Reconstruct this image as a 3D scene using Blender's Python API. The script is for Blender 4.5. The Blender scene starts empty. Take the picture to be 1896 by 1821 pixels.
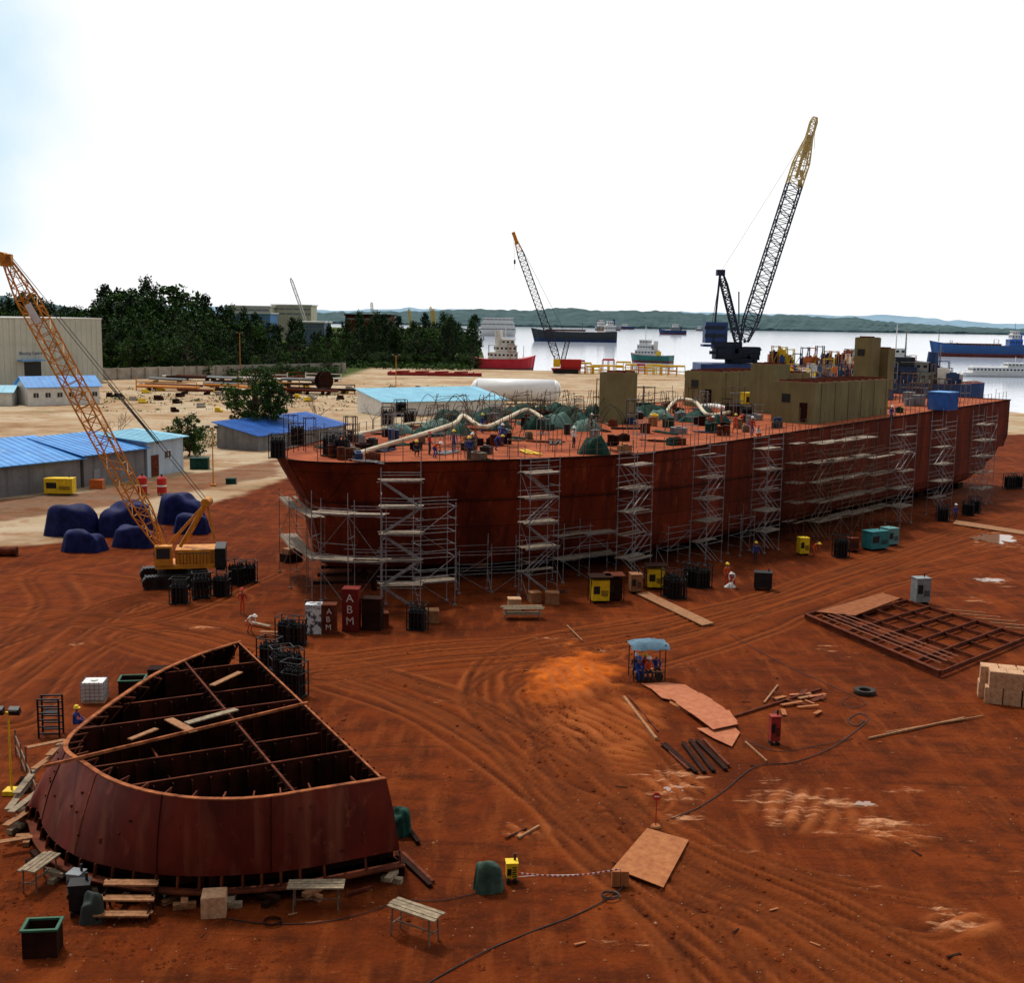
import bpy, math, random
import numpy as np
from mathutils import Vector, Matrix
R=random.Random(7)
sc=bpy.context.scene
sc.view_settings.view_transform='Standard'; sc.view_settings.look='None'; sc.view_settings.exposure=0
COL=sc.collection
# ---------------- camera (surveyed: eye 21 m above the yard) ----------------
f=2200.0; cx=948.0; cy=910.5; H=21.0
th=math.atan(320.5/2200); ro=math.radians(.945)
Fw=Vector((0,math.cos(th),-math.sin(th))); U0=Vector((0,math.sin(th),math.cos(th))); X0=Vector((1,0,0))
Rt=X0*math.cos(ro)+U0*math.sin(ro); Up=-X0*math.sin(ro)+U0*math.cos(ro)
cam=bpy.data.cameras.new("camera"); co=bpy.data.objects.new("camera",cam); COL.objects.link(co)
cam.sensor_width=36; cam.lens=f/1896*36; cam.sensor_fit='HORIZONTAL'; cam.clip_end=30000; cam.clip_start=.5
m=Matrix((Rt,Up,-Fw)).transposed().to_4x4(); m.translation=Vector((0,0,H)); co.matrix_world=m
sc.camera=co
def ray(x,y): return Fw+Rt*((x-cx)/f)+Up*((cy-y)/f)
def G(x,y,z=0.0):
    d=ray(x,y); t=(z-H)/d.z; p=Vector((0,0,H))+d*t; return p
def D(x,y,Y):
    d=ray(x,y); return Vector((0,0,H))+d*(Y/d.y)
# ---------------- materials ----------------
MATS={}
def mat(name,c1,c2=None,scale=2.0,rough=.7,metal=0,bump=.15,stretch=(1,1,1),lo=.35,hi=.65,c3=None,spot=.62,spots=6,coord='Object',brick=None,stk=None,spec=.3):
    if name in MATS: return MATS[name]
    mt=bpy.data.materials.new(name); mt.use_nodes=True; n=mt.node_tree.nodes; l=mt.node_tree.links
    b=n['Principled BSDF']; b.inputs['Roughness'].default_value=rough; b.inputs['Metallic'].default_value=metal; b.inputs['Specular IOR Level'].default_value=spec
    if c2 is None: c2=tuple(min(1,k*.68) for k in c1)
    tc=n.new('ShaderNodeTexCoord'); mp=n.new('ShaderNodeMapping'); mp.inputs['Scale'].default_value=stretch
    l.new(tc.outputs[coord],mp.inputs['Vector'])
    nz=n.new('ShaderNodeTexNoise'); nz.inputs['Scale'].default_value=scale; nz.inputs['Detail'].default_value=8; nz.inputs['Roughness'].default_value=.62
    l.new(mp.outputs[0],nz.inputs['Vector'])
    rp=n.new('ShaderNodeValToRGB'); rp.color_ramp.elements[0].position=lo; rp.color_ramp.elements[1].position=hi
    rp.color_ramp.elements[0].color=(*c2,1); rp.color_ramp.elements[1].color=(*c1,1)
    l.new(nz.outputs['Fac'],rp.inputs[0]); out=rp.outputs[0]
    if c3 is not None:
        n2=n.new('ShaderNodeTexNoise'); n2.inputs['Scale'].default_value=spots; n2.inputs['Detail'].default_value=6; n2.inputs['Roughness'].default_value=.7
        l.new(mp.outputs[0],n2.inputs['Vector'])
        r2=n.new('ShaderNodeValToRGB'); r2.color_ramp.elements[0].position=spot; r2.color_ramp.elements[1].position=spot+.12
        l.new(n2.outputs['Fac'],r2.inputs[0])
        mx=n.new('ShaderNodeMixRGB'); l.new(r2.outputs[0],mx.inputs[0]); l.new(out,mx.inputs[1]); mx.inputs[2].default_value=(*c3,1); out=mx.outputs[0]
    if stk:
        m2=n.new('ShaderNodeMapping'); m2.inputs['Scale'].default_value=(1,1,.06); l.new(tc.outputs[coord],m2.inputs['Vector'])
        n3=n.new('ShaderNodeTexNoise'); n3.inputs['Scale'].default_value=stk[1]; n3.inputs['Detail'].default_value=5; l.new(m2.outputs[0],n3.inputs['Vector'])
        r3=n.new('ShaderNodeValToRGB'); r3.color_ramp.elements[0].position=.5; r3.color_ramp.elements[1].position=.7; r3.color_ramp.elements[1].color=(stk[2],)*3+(1,)
        l.new(n3.outputs['Fac'],r3.inputs[0]); mx=n.new('ShaderNodeMixRGB'); l.new(r3.outputs[0],mx.inputs[0]); l.new(out,mx.inputs[1]); mx.inputs[2].default_value=(*stk[0],1); out=mx.outputs[0]
    if brick:
        sx=n.new('ShaderNodeSeparateXYZ'); cb=n.new('ShaderNodeCombineXYZ'); l.new(tc.outputs[coord],sx.inputs[0])
        l.new(sx.outputs[brick[0]],cb.inputs[0]); l.new(sx.outputs[brick[1]],cb.inputs[1])
        bk=n.new('ShaderNodeTexBrick'); l.new(cb.outputs[0],bk.inputs['Vector']); bk.inputs['Scale'].default_value=1
        bk.inputs['Brick Width'].default_value=brick[2]; bk.inputs['Row Height'].default_value=brick[3]; bk.inputs['Mortar Size'].default_value=brick[4]
        bk.inputs['Color1'].default_value=(1,1,1,1); bk.inputs['Color2'].default_value=(.72,.7,.7,1); bk.inputs['Mortar'].default_value=(.35,.33,.33,1)
        mx=n.new('ShaderNodeMixRGB'); mx.blend_type='MULTIPLY'; mx.inputs[0].default_value=brick[5]; l.new(out,mx.inputs[1]); l.new(bk.outputs['Color'],mx.inputs[2]); out=mx.outputs[0]
    l.new(out,b.inputs['Base Color'])
    if bump:
        bp=n.new('ShaderNodeBump'); bp.inputs['Strength'].default_value=bump; bp.inputs['Distance'].default_value=.05
        l.new(nz.outputs['Fac'],bp.inputs['Height']); l.new(bp.outputs[0],b.inputs['Normal'])
    MATS[name]=mt; return mt
rust=mat('rust_steel',(.15,.034,.013),(.055,.013,.006),1.5,.85,c3=(.25,.075,.028),spot=.6,spots=3,spec=.12)
rustd=mat('dark_rust_steel',(.035,.010,.006),(.012,.005,.003),1.2,.9,spec=.1)
rusti=mat('shaded_inner_rust_steel',(.060,.013,.007),(.014,.005,.003),.9,.9,c3=(.13,.035,.016),spot=.62,spots=2,spec=.06,stk=((.008,.004,.003),1.2,.8))  # rust darkened further: shade inside the open block painted into the colour
hullm=mat('hull_primer_plate',(.20,.030,.010),(.085,.013,.005),.35,.8,stretch=(1,1,.35),c3=(.27,.060,.020),spot=.56,spots=.9,brick=(0,2,6.0,2.3,.035,.8),stk=((.045,.010,.006),1.1,.65),spec=.10)
deckm=mat('deck_primer',(.40,.105,.042),(.20,.045,.02),.35,.9,c3=(.50,.20,.11),spot=.6,spots=.5,spec=.08)
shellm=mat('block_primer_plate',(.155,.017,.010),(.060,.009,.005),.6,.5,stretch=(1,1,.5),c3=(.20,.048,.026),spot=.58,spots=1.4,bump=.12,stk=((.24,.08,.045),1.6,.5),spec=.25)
edgem=mat('bright_rust_edge',(.42,.135,.05),(.13,.035,.014),2,.85,spec=.1)
olive=mat('olive_primer',(.215,.195,.090),(.155,.14,.065),.6,.75,stretch=(1,1,.6),c3=(.15,.11,.055),spot=.66,spots=1.5,stk=((.12,.085,.045),1.5,.35),spec=.12)
galv=mat('galvanised_tube',(.30,.31,.33),(.13,.13,.14),3,.5,.25)
galvr=mat('rusty_tube',(.20,.145,.10),(.09,.05,.03),3,.7,.1)
plankm=mat('scaffold_plank',(.33,.27,.21),(.15,.11,.08),4,.85)
wood=mat('raw_wood',(.36,.17,.075),(.2,.085,.035),5,.85)
woodl=mat('pale_crate_wood',(.60,.36,.21),(.38,.21,.11),5,.85)
woodg=mat('grey_wood',(.34,.26,.17),(.16,.12,.08),5,.85)
black=mat('black_paint',(.012,.013,.016),(.005,.005,.006),4,.5)
blackm=mat('gas_cylinder_black',(.008,.009,.012),(.003,.003,.005),4,.4)
yel=mat('crane_yellow',(.68,.28,.02),(.46,.15,.012),2,.55,c3=(.22,.08,.025),spot=.6,spots=4)
yelb=mat('bright_yellow',(.85,.60,.012),(.6,.38,.010),3,.55,c3=(.3,.2,.05),spot=.64,spots=4)
orange=mat('orange_paint',(.6,.14,.02),(.4,.09,.02),3,.55)
navy=mat('navy_tarpaulin',(.014,.020,.105),(.005,.008,.045),1.5,.6,bump=.9,spec=.08)
teal=mat('green_tarpaulin',(.014,.068,.05),(.005,.026,.02),2,.7,bump=.9,c3=(.04,.12,.10),spot=.6,spots=2.5,spec=.12)
tealb=mat('teal_paint',(.02,.20,.22),(.015,.12,.14),2,.5)
blueroof=mat('blue_sheet_roof',(.08,.33,.76),(.05,.22,.56),.4,.5,c3=(.18,.42,.74),spot=.58,spots=.5)
blueroofd=mat('deep_blue_sheet_roof',(.02,.12,.45),(.015,.08,.32),.4,.5,spec=.15)
blueroofl=mat('pale_blue_roof',(.22,.53,.70),(.16,.42,.58),.4,.5)
white=mat('white_paint',(.80,.80,.78),(.64,.64,.62),1,.5)
whiteb=mat('clean_white_paint',(.88,.89,.92),(.8,.81,.84),1,.35,bump=.03)
wallm=mat('grey_green_sheet_wall',(.50,.51,.44),(.42,.43,.37),.15,.7,bump=.05,stk=((.32,.32,.27),.6,.5))
wallg=mat('grey_plaster_wall',(.22,.22,.23),(.15,.15,.16),.5,.85,c3=(.10,.09,.09),spot=.6,spots=.8,stk=((.08,.075,.07),1.0,.6))
wallb=mat('pale_blue_wall',(.45,.55,.65),(.35,.45,.55),.6,.8,stk=((.25,.3,.33),1.5,.6))
conc=mat('concrete',(.42,.39,.33),(.26,.23,.20),.5,.85,c3=(.18,.14,.10),spot=.58,spots=1)
glass=mat('dark_glass',(.02,.03,.04),(.015,.02,.03),1,.08,bump=0)
red=mat('red_paint',(.55,.02,.016),(.36,.015,.013),2,.45)
redt=mat('tug_red',(.55,.012,.03),(.4,.01,.02),.4,.45)
redd=mat('dull_pontoon_red',(.36,.02,.02),(.2,.015,.015),.6,.7)
blueh=mat('blue_hull_paint',(.018,.05,.16),(.01,.028,.09),.15,.5)
blueb=mat('bright_blue_paint',(.03,.16,.58),(.02,.09,.38),1,.5)
boot=mat('antifouling_red',(.20,.045,.04),(.12,.025,.025),.2,.6)
greenh=mat('green_hull_paint',(.02,.16,.13),(.015,.1,.09),.3,.5)
greyp=mat('grey_paint',(.26,.29,.31),(.16,.18,.2),2,.5)
skin=mat('skin',(.28,.13,.07),(.2,.09,.05),5,.6,bump=0)
cbl=mat('blue_coverall',(.02,.06,.32),(.012,.035,.19),6,.85)
cor=mat('orange_coverall',(.66,.10,.02),(.45,.06,.015),6,.85)
crd=mat('red_coverall',(.48,.03,.02),(.3,.02,.015),6,.85)
cwh=mat('white_cloth',(.75,.75,.72),(.55,.55,.53),6,.85)
cdk=mat('dark_trousers',(.03,.035,.06),(.015,.02,.03),6,.85)
hely=mat('yellow_helmet',(.85,.6,.03),(.75,.5,.02),3,.35,bump=0)
helw=mat('white_helmet',(.8,.8,.8),(.7,.7,.7),3,.35,bump=0)
rubber=mat('rubber',(.02,.018,.016),(.035,.025,.018),6,.8)
rope=mat('steel_rope',(.02,.02,.024),(.01,.01,.012),3,.6)
hosew=mat('white_duct',(.75,.66,.50),(.5,.42,.30),2,.75)
bark=mat('bark',(.10,.075,.055),(.05,.035,.025),6,.9)
leafA=mat('leaves_dark',(.022,.062,.011),(.009,.027,.006),.25,.7,bump=0,c3=(.045,.095,.015),spot=.56,spots=.5,spec=.12)
leafB=mat('leaves_mid',(.050,.118,.013),(.017,.048,.008),.35,.7,bump=0,c3=(.095,.17,.02),spot=.56,spots=.6,spec=.12)
leafC=mat('needles_dark',(.016,.040,.014),(.007,.018,.007),.3,.75,bump=0,c3=(.03,.06,.018),spot=.58,spots=.5,spec=.12)
platem=mat('worn_steel_plate',(.40,.155,.06),(.27,.09,.035),2.5,.85,c3=(.45,.21,.11),spot=.6,spots=8,spec=.1)
mudm=mat('red_mud',(.18,.034,.008),(.095,.019,.005),3,.9,spec=.05)
# ---------------- mesh helpers ----------------
class MB:
    def __init__(s): s.v=[];s.f=[];s.m=[]
    def add(s,vs,fs,m=0):
        o=len(s.v); s.v+=[tuple(v) for v in vs]; s.f+=[tuple(i+o for i in q) for q in fs]; s.m+=[m]*len(fs)
    def box(s,c,d,m=0,rz=0,rx=0,ry=0):
        M=Matrix.Rotation(rz,3,'Z')@Matrix.Rotation(ry,3,'Y')@Matrix.Rotation(rx,3,'X') if (rz or rx or ry) else None
        vs=[]
        for k in range(8):
            p=Vector(((k&1)-.5,((k>>1)&1)-.5,((k>>2)&1)-.5)); p=Vector((p.x*d[0],p.y*d[1],p.z*d[2]))
            if M: p=M@p
            vs.append((p.x+c[0],p.y+c[1],p.z+c[2]))
        s.add(vs,[(0,2,3,1),(4,5,7,6),(0,1,5,4),(2,6,7,3),(0,4,6,2),(1,3,7,5)],m)
    def cyl(s,a,b,r,r2=None,n=8,m=0,cap=True,up=None):
        a=Vector(a);b=Vector(b); r2=r if r2 is None else r2
        d=(b-a); 
        if d.length<1e-6: return
        d.normalize(); q=Vector((0,0,1)) if abs(d.z)<.95 else Vector((1,0,0))
        x=d.cross(q).normalized(); y=d.cross(x)
        vs=[]
        for P,rr in((a,r),(b,r2)):
            for i in range(n):
                t=2*math.pi*(i+.5)/n; vs.append(P+x*(rr*math.cos(t))+y*(rr*math.sin(t)))
        fs=[(i,(i+1)%n,n+(i+1)%n,n+i) for i in range(n)]
        if cap: fs+=[tuple(range(n-1,-1,-1)),tuple(range(n,2*n))]
        s.add(vs,fs,m)
    def beam(s,a,b,w,h=None,m=0):
        h=w if h is None else h
        a=Vector(a);b=Vector(b);d=(b-a).normalized(); q=Vector((0,0,1)) if abs(d.z)<.95 else Vector((0,1,0))
        x=d.cross(q).normalized()*(w/2); y=x.cross(d).normalized()*(h/2)
        vs=[P+x*i+y*j for P in(a,b) for i,j in((-1,-1),(1,-1),(1,1),(-1,1))]
        s.add(vs,[(0,1,5,4),(1,2,6,5),(2,3,7,6),(3,0,4,7),(3,2,1,0),(4,5,6,7)],m)
    def prism(s,pts,z0,z1,m=0,top=None):
        n=len(pts); vs=[(p[0],p[1],z0) for p in pts]+[(p[0],p[1],z1) for p in (top or pts)]
        s.add(vs,[(i,(i+1)%n,n+(i+1)%n,n+i) for i in range(n)]+[tuple(range(n-1,-1,-1)),tuple(range(n,2*n))],m)
    def quad(s,a,b,c,d,m=0): s.add([a,b,c,d],[(0,1,2,3)],m)
    def tube(s,pts,r,n=6,m=0):
        pts=[Vector(p) for p in pts]; N=len(pts); vs=[]
        for i,p in enumerate(pts):
            d=(pts[min(i+1,N-1)]-pts[max(i-1,0)]).normalized(); q=Vector((0,0,1)) if abs(d.z)<.9 else Vector((1,0,0))
            x=d.cross(q).normalized(); y=d.cross(x)
            for k in range(n):
                t=2*math.pi*k/n; vs.append(p+x*(r*math.cos(t))+y*(r*math.sin(t)))
        fs=[(i*n+k,i*n+(k+1)%n,(i+1)*n+(k+1)%n,(i+1)*n+k) for i in range(N-1) for k in range(n)]
        s.add(vs,fs,m)
    def plate(s,a,b,z0a,z1a,z0b,z1b,t,m=0):
        a=Vector((a[0],a[1],0));b=Vector((b[0],b[1],0));d=(b-a).normalized(); x=Vector((-d.y,d.x,0))*(t/2)
        vs=[(p.x+o.x,p.y+o.y,z) for p,z0,z1 in((a,z0a,z1a),(b,z0b,z1b)) for o in(-x,x) for z in(z0,z1)]
        s.add(vs,[(0,1,5,4),(2,6,7,3),(1,3,7,5),(0,4,6,2),(0,2,3,1),(4,5,7,6)],m)
def spline(p,k=8):
    p=[Vector(q) for q in p]; q=[p[0]]+p+[p[-1]]; o=[]
    for i in range(1,len(q)-2):
        for j in range(k):
            t=j/k; a,b,c,d=q[i-1],q[i],q[i+1],q[i+2]
            o.append(.5*((2*b)+(c-a)*t+(2*a-5*b+4*c-d)*t*t+(3*b-a-3*c+d)*t**3))
    o.append(p[-1]); return o
def props(o,label=None,cat=None,group=None,kind=None):
    if label: o["label"]=label
    if cat: o["category"]=cat
    if group: o["group"]=group
    if kind: o["kind"]=kind
def mk(mb,name,mats,parent=None,loc=(0,0,0),rz=0,smooth=False,label=None,cat=None,group=None,kind=None):
    me=bpy.data.meshes.new(name); me.from_pydata(mb.v,[],mb.f)
    if not isinstance(mats,(list,tuple)): mats=[mats]
    for q in mats: me.materials.append(q)
    if len(mats)>1: me.polygons.foreach_set('material_index',mb.m)
    if smooth: me.polygons.foreach_set('use_smooth',[True]*len(mb.f))
    me.update()
    o=bpy.data.objects.new(name,me); COL.objects.link(o)
    o.location=loc; o.rotation_euler=(0,0,rz)
    if parent: o.parent=parent
    props(o,label,cat,group,kind); return o
def T(name,label,cat,loc=(0,0,0),rz=0,group=None,scale=1):
    e=bpy.data.objects.new(name,None); COL.objects.link(e); e.location=loc; e.rotation_euler=(0,0,rz); e.empty_display_size=.2
    e.scale=(scale,)*3 if not isinstance(scale,tuple) else scale
    props(e,label,cat,group); return e
def dup(o,loc,rz=0,scale=None,label=None,parent=None):
    kids=list(o.children); c=o.copy(); COL.objects.link(c)
    if parent is not None: c.parent=parent
    else:
        c.location=loc; c.rotation_euler=(0,0,rz)
        if scale is not None: c.scale=scale if isinstance(scale,tuple) else (scale,)*3
        if label: c["label"]=label
    for k in kids: dup(k,None,parent=c)
    return c
# ---------------- world and sun ----------------
w=bpy.data.worlds.new("World"); sc.world=w; w.use_nodes=True; n=w.node_tree.nodes; l=w.node_tree.links
bg=n['Background']; sky=n.new('ShaderNodeTexSky'); sky.sky_type='NISHITA'; sky.sun_disc=False
SE=math.radians(60); SA=math.radians(-35)
sky.sun_elevation=SE; sky.sun_rotation=SA
tc=n.new('ShaderNodeTexCoord'); nz=n.new('ShaderNodeTexNoise'); nz.inputs['Scale'].default_value=3.4; nz.inputs['Detail'].default_value=7
l.new(tc.outputs['Generated'],nz.inputs['Vector'])
d0=ray(-300,130).normalized(); dp=n.new('ShaderNodeVectorMath'); dp.operation='DOT_PRODUCT'; l.new(tc.outputs['Generated'],dp.inputs[0]); dp.inputs[1].default_value=d0
ad=n.new('ShaderNodeMath'); ad.operation='MULTIPLY_ADD'; l.new(nz.outputs['Fac'],ad.inputs[0]); ad.inputs[1].default_value=.06; l.new(dp.outputs['Value'],ad.inputs[2])
mr=n.new('ShaderNodeMapRange'); mr.interpolation_type='SMOOTHSTEP'; mr.inputs['From Min'].default_value=1.013; mr.inputs['From Max'].default_value=1.036; mr.inputs['To Min'].default_value=0; mr.inputs['To Max'].default_value=.9
l.new(ad.outputs[0],mr.inputs['Value'])
cl=n.new('ShaderNodeMixRGB'); cl.inputs[1].default_value=(10.2,10.3,10.4,1); cl.inputs[2].default_value=(11.2,11.2,11.2,1); l.new(nz.outputs['Fac'],cl.inputs[0])
gap=n.new('ShaderNodeMixRGB'); gap.inputs[0].default_value=.75; l.new(sky.outputs[0],gap.inputs[1]); gap.inputs[2].default_value=(4.6,7.9,9.8,1)
mx=n.new('ShaderNodeMixRGB'); l.new(mr.outputs[0],mx.inputs[0]); l.new(cl.outputs[0],mx.inputs[1]); l.new(gap.outputs[0],mx.inputs[2])
sx=n.new('ShaderNodeSeparateXYZ'); l.new(tc.outputs['Generated'],sx.inputs[0])   # added sky dimming behind the camera, so camera-facing sides turn darker
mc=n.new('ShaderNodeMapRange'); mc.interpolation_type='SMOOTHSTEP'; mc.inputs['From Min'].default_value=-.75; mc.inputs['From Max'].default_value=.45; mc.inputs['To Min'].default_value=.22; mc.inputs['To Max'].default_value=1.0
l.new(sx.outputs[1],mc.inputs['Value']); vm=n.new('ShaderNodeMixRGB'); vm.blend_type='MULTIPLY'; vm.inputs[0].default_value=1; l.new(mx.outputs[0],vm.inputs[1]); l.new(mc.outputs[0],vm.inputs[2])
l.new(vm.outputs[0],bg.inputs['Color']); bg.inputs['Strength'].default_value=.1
sl=bpy.data.lights.new("sun",'SUN'); sl.energy=2.7; sl.angle=math.radians(8); sl.color=(1,.94,.84)
so=bpy.data.objects.new("sun",sl); COL.objects.link(so)
sd=Vector((math.sin(SA)*math.cos(SE),math.cos(SA)*math.cos(SE),math.sin(SE)))
so.rotation_euler=sd.to_track_quat('Z','Y').to_euler(); so.location=(0,0,200)
# ---------------- ground ----------------
def vnoise(x,y,s,seed):
    rs=np.random.RandomState(seed); g=rs.rand(256,256)
    x=x/s; y=y/s; xi=np.floor(x).astype(int); yi=np.floor(y).astype(int); fx=x-xi; fy=y-yi
    fx=fx*fx*(3-2*fx); fy=fy*fy*(3-2*fy); a=g[xi%256,yi%256];b=g[(xi+1)%256,yi%256];c=g[xi%256,(yi+1)%256];d=g[(xi+1)%256,(yi+1)%256]
    return (a*(1-fx)+b*fx)*(1-fy)+(c*(1-fx)+d*fx)*fy
NY=860; NX=740
ys=28*np.exp(np.linspace(0,math.log(520/28),NY)); ys=np.concatenate([[-20,10],ys,[560,600,650,700,750,850,950,1100,1300,1500,1800,2200,2600,3300,4000,6500]])
s=np.linspace(-1,1,NX); xs=230*np.sinh(3.3*s)/math.sinh(3.3); xs=np.concatenate([[-9000,-4000,-1500,-600],xs,[320,500]])
XX,YY=np.meshgrid(xs,ys); X=XX.ravel(); Y=YY.ravel()
def segd(P,X,Y):
    best=np.full(X.shape,1e9); sign=np.zeros(X.shape)
    for a,b in zip(P[:-1],P[1:]):
        dx=b[0]-a[0];dy=b[1]-a[1];L2=dx*dx+dy*dy+1e-9
        t=np.clip(((X-a[0])*dx+(Y-a[1])*dy)/L2,0,1); ex=X-a[0]-t*dx; ey=Y-a[1]-t*dy; dd=np.hypot(ex,ey)
        sg=np.sign(dx*ey-dy*ex); k=dd<best; best[k]=dd[k]; sign[k]=sg[k]
    return best,sign
def inpoly(P,X,Y):
    c=np.zeros(X.shape,bool); j=len(P)-1
    for i in range(len(P)):
        xi,yi=P[i][0],P[i][1];xj,yj=P[j][0],P[j][1]
        k=((yi>Y)!=(yj>Y))&(X<(xj-xi)*(Y-yi)/(yj-yi+1e-12)+xi); c^=k; j=i
    return c
def sdf(P,X,Y):
    d,_=segd(list(P)+[P[0]],X,Y); return np.where(inpoly(P,X,Y),d,-d)
def sstep(a,b,v):
    t=np.clip((v-a)/(b-a),0,1); return t*t*(3-2*t)
rut=np.zeros(X.shape); band=np.zeros(X.shape); berm=np.zeros(X.shape)
near=(Y<170)&(Y>20)&(np.abs(X)<110)
xn,yn=X[near],Y[near]
tracks=[[(1600,1860),(1400,1730),(1220,1600),(1080,1460),(930,1350),(750,1270),(580,1225),(430,1225),(250,1180)],
[(1480,1850),(1330,1710),(1160,1570),(1050,1440),(965,1340),(935,1270),(1000,1205),(1200,1165)],
[(1800,1850),(1500,1690),(1300,1610),(1120,1500),(980,1400),(800,1300),(640,1250)],
[(560,1240),(800,1212),(1100,1185),(1400,1125),(1700,1030),(1896,965),(2000,940)],
[(600,1250),(850,1228),(1150,1190),(1450,1110),(1750,1005),(1930,950)],
[(560,1235),(400,1190),(200,1150),(0,1140),(-150,1140)],
[(-50,1200),(120,1150),(250,1150),(350,1120),(480,1060)],
[(-50,1290),(60,1220),(160,1150),(260,1110),(420,1110)],
[(20,1330),(90,1240),(200,1180),(330,1160),(520,1200)],
[(-60,1250),(40,1190),(110,1120),(90,1060),(200,1040)],
[(-80,1090),(60,1070),(200,1075),(330,1110)],
[(1750,1850),(1560,1760),(1400,1680),(1260,1600),(1130,1500),(1040,1400)],
[(1150,1500),(1240,1530),(1330,1600),(1500,1660),(1700,1700)],
[(1170,1480),(1000,1400),(860,1310),(700,1260)],
[(1896,1020),(1700,1060),(1500,1120),(1350,1180),(1200,1220)],
[(950,1340),(900,1290),(980,1230),(1100,1210)],
[(1360,1850),(1290,1740),(1180,1620),(1090,1500)],[(1110,1480),(1060,1400),(1010,1320),(985,1260)],[(1200,1440),(1150,1380),(1060,1330),(1000,1330)]]
rr=np.random.RandomState(3)
for ti,tp in enumerate(tracks):
    W=[G(*p) for p in tp]; W=spline([(p.x,p.y,0) for p in W],6)
    d,sg=segd(W,xn,yn); sd_=d*sg+.5*(vnoise(xn,yn,5,int(rr.randint(99)))-.5)
    wob=.45+.7*vnoise(xn,yn,6,int(rr.randint(99)))
    for off in (-1.45,-.95,.95,1.45)+((rr.uniform(-.5,.5),rr.uniform(1.9,2.6)) if ti<5 else ()):
        o=off+rr.uniform(-.1,.1); a=rr.uniform(.6,1)
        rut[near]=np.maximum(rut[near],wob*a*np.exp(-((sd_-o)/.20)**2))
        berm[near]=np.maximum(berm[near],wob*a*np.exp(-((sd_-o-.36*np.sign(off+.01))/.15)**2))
    band[near]=np.maximum(band[near],np.exp(-(d/2.4)**2)*(1 if ti<6 else .5))
def ell(cxp,cyp,rx,ry,X,Y,rot=0):
    c=G(cxp,cyp); ex=G(cxp+rx,cyp); ey=G(cxp,cyp-ry); a=abs(ex.x-c.x); b=abs(ey.y-c.y)
    u=X-c.x; v=Y-c.y; cr,sr=math.cos(rot),math.sin(rot); uu=u*cr+v*sr; vv=-u*sr+v*cr
    return np.sqrt((uu/a)**2+(vv/b)**2)
nse=vnoise(X,Y,1.3,5)*.5+vnoise(X,Y,.5,6)*.3+vnoise(X,Y,4,8)*.4
mud=1-sstep(.35,1.2,ell(1062,1250,76,46,X,Y,-.3)+1.6*(nse-.6))
mound=mud.copy()
for e in ((1140,1330,90,60),(1080,1310,70,40),(1170,1400,60,35)):
    mud=np.maximum(mud,.18*(1-sstep(.5,1.2,ell(*e,X,Y)+1.2*(nse-.6))))
pale=np.zeros(X.shape)
for (a,b,c,d,k) in ((1245,1450,80,40,.95),(1275,1515,50,28,.9),(1500,1490,120,48,1.0),(1640,1540,95,38,1.0),(1780,1710,82,34,.98),(1450,1510,70,30,.8),(612,1805,34,18,.8),(1840,1075,50,14,.8),(1800,1110,40,12,.7),(975,1538,54,20,.75),(1270,1232,44,14,.7),(1050,1190,70,12,.6),(370,1162,50,10,.7),(125,1195,44,12,.65),(1590,1220,60,14,.7),(1530,1200,44,12,.7),(1120,1210,40,10,.6),(810,1297,26,10,.7),(1440,1585,18,8,.9),(1690,1470,70,16,.6),(1850,1000,60,20,.95),(1590,1640,100,30,.5),(1390,1590,90,26,.5),(1840,1590,80,40,.45),(560,1690,90,20,.4),(350,1760,100,24,.35),(1180,1760,90,24,.35)):
    e=ell(a,b,c,d,X,Y,-.25)
    pale=np.maximum(pale,k*(1-sstep(.1,1.6,e)))
rid=np.zeros(X.shape)
for e,ang,wl in (((1120,1335,105,64),.5,.8),((1165,1400,60,44),1.0,.75),((1070,1262,75,46),.25,.8),((1500,1500,110,46),-.4,.85),((1640,1545,80,28),.9,.8),((1245,1455,70,34),.3,.8),((1780,1712,66,28),-.8,.8),((980,1540,45,16),.6,.7)):
    mk_=1-sstep(.5,1.2,ell(*e,X,Y)+.9*(nse-.6)); ph=(X*math.cos(ang)+Y*math.sin(ang))*2*math.pi/wl+6*vnoise(X,Y,2.2,12)
    rid=np.maximum(rid,mk_*(.5+.5*np.sin(ph))*(.2+.9*vnoise(X,Y,1.1,44)))
sandP=[G(*p)[:2] for p in ((-400,1062),(0,1013),(120,1003),(300,958),(480,905),(560,872))]+[(-8,128),(20,150),(60,185),(90,230),(140,250),(230,255),(260,620),(600,7500),(-9500,7500),(-9500,100)]
sd1=sdf(sandP,X,Y)
sand=sstep(-1.0,1.0,sd1+3*(nse-.6))
redP=[G(*p)[:2] for p in ((-200,950),(0,925),(150,912),(350,880),(520,850),(520,880),(300,920),(120,950),(0,966),(-200,985))]
sand*=1-.7*sstep(-1,1,sdf(redP,X,Y)+2*(nse-.6))
veg=sstep(496,508,Y); veg=np.maximum(veg,sstep(400,408,Y)*sstep(-55,-62,X))
cY=[-50,200,257,291,385,470,489,493,600,925,1500,2230,4100,9000]; cX=[420,240,150,126,97,72,64,-15,-17,-28,-60,-130,-700,-2500]
land=np.interp(Y,cY,cX)-X
z=.06*(vnoise(X,Y,3,1)-.5)+.04*(vnoise(X,Y,.8,2)-.5)-.10*rut+.07*berm+.10*mound*(.6+.5*vnoise(X,Y,.9,4))+.17*rid
z=np.where(Y<170,z,z*.3)
fl=sstep(-7,0,land); z=z*fl+(-4)*(1-fl)
verts=np.stack([X,Y,z],1)
ny,nx=len(ys),len(xs); idx=np.arange(ny*nx).reshape(ny,nx)
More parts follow.
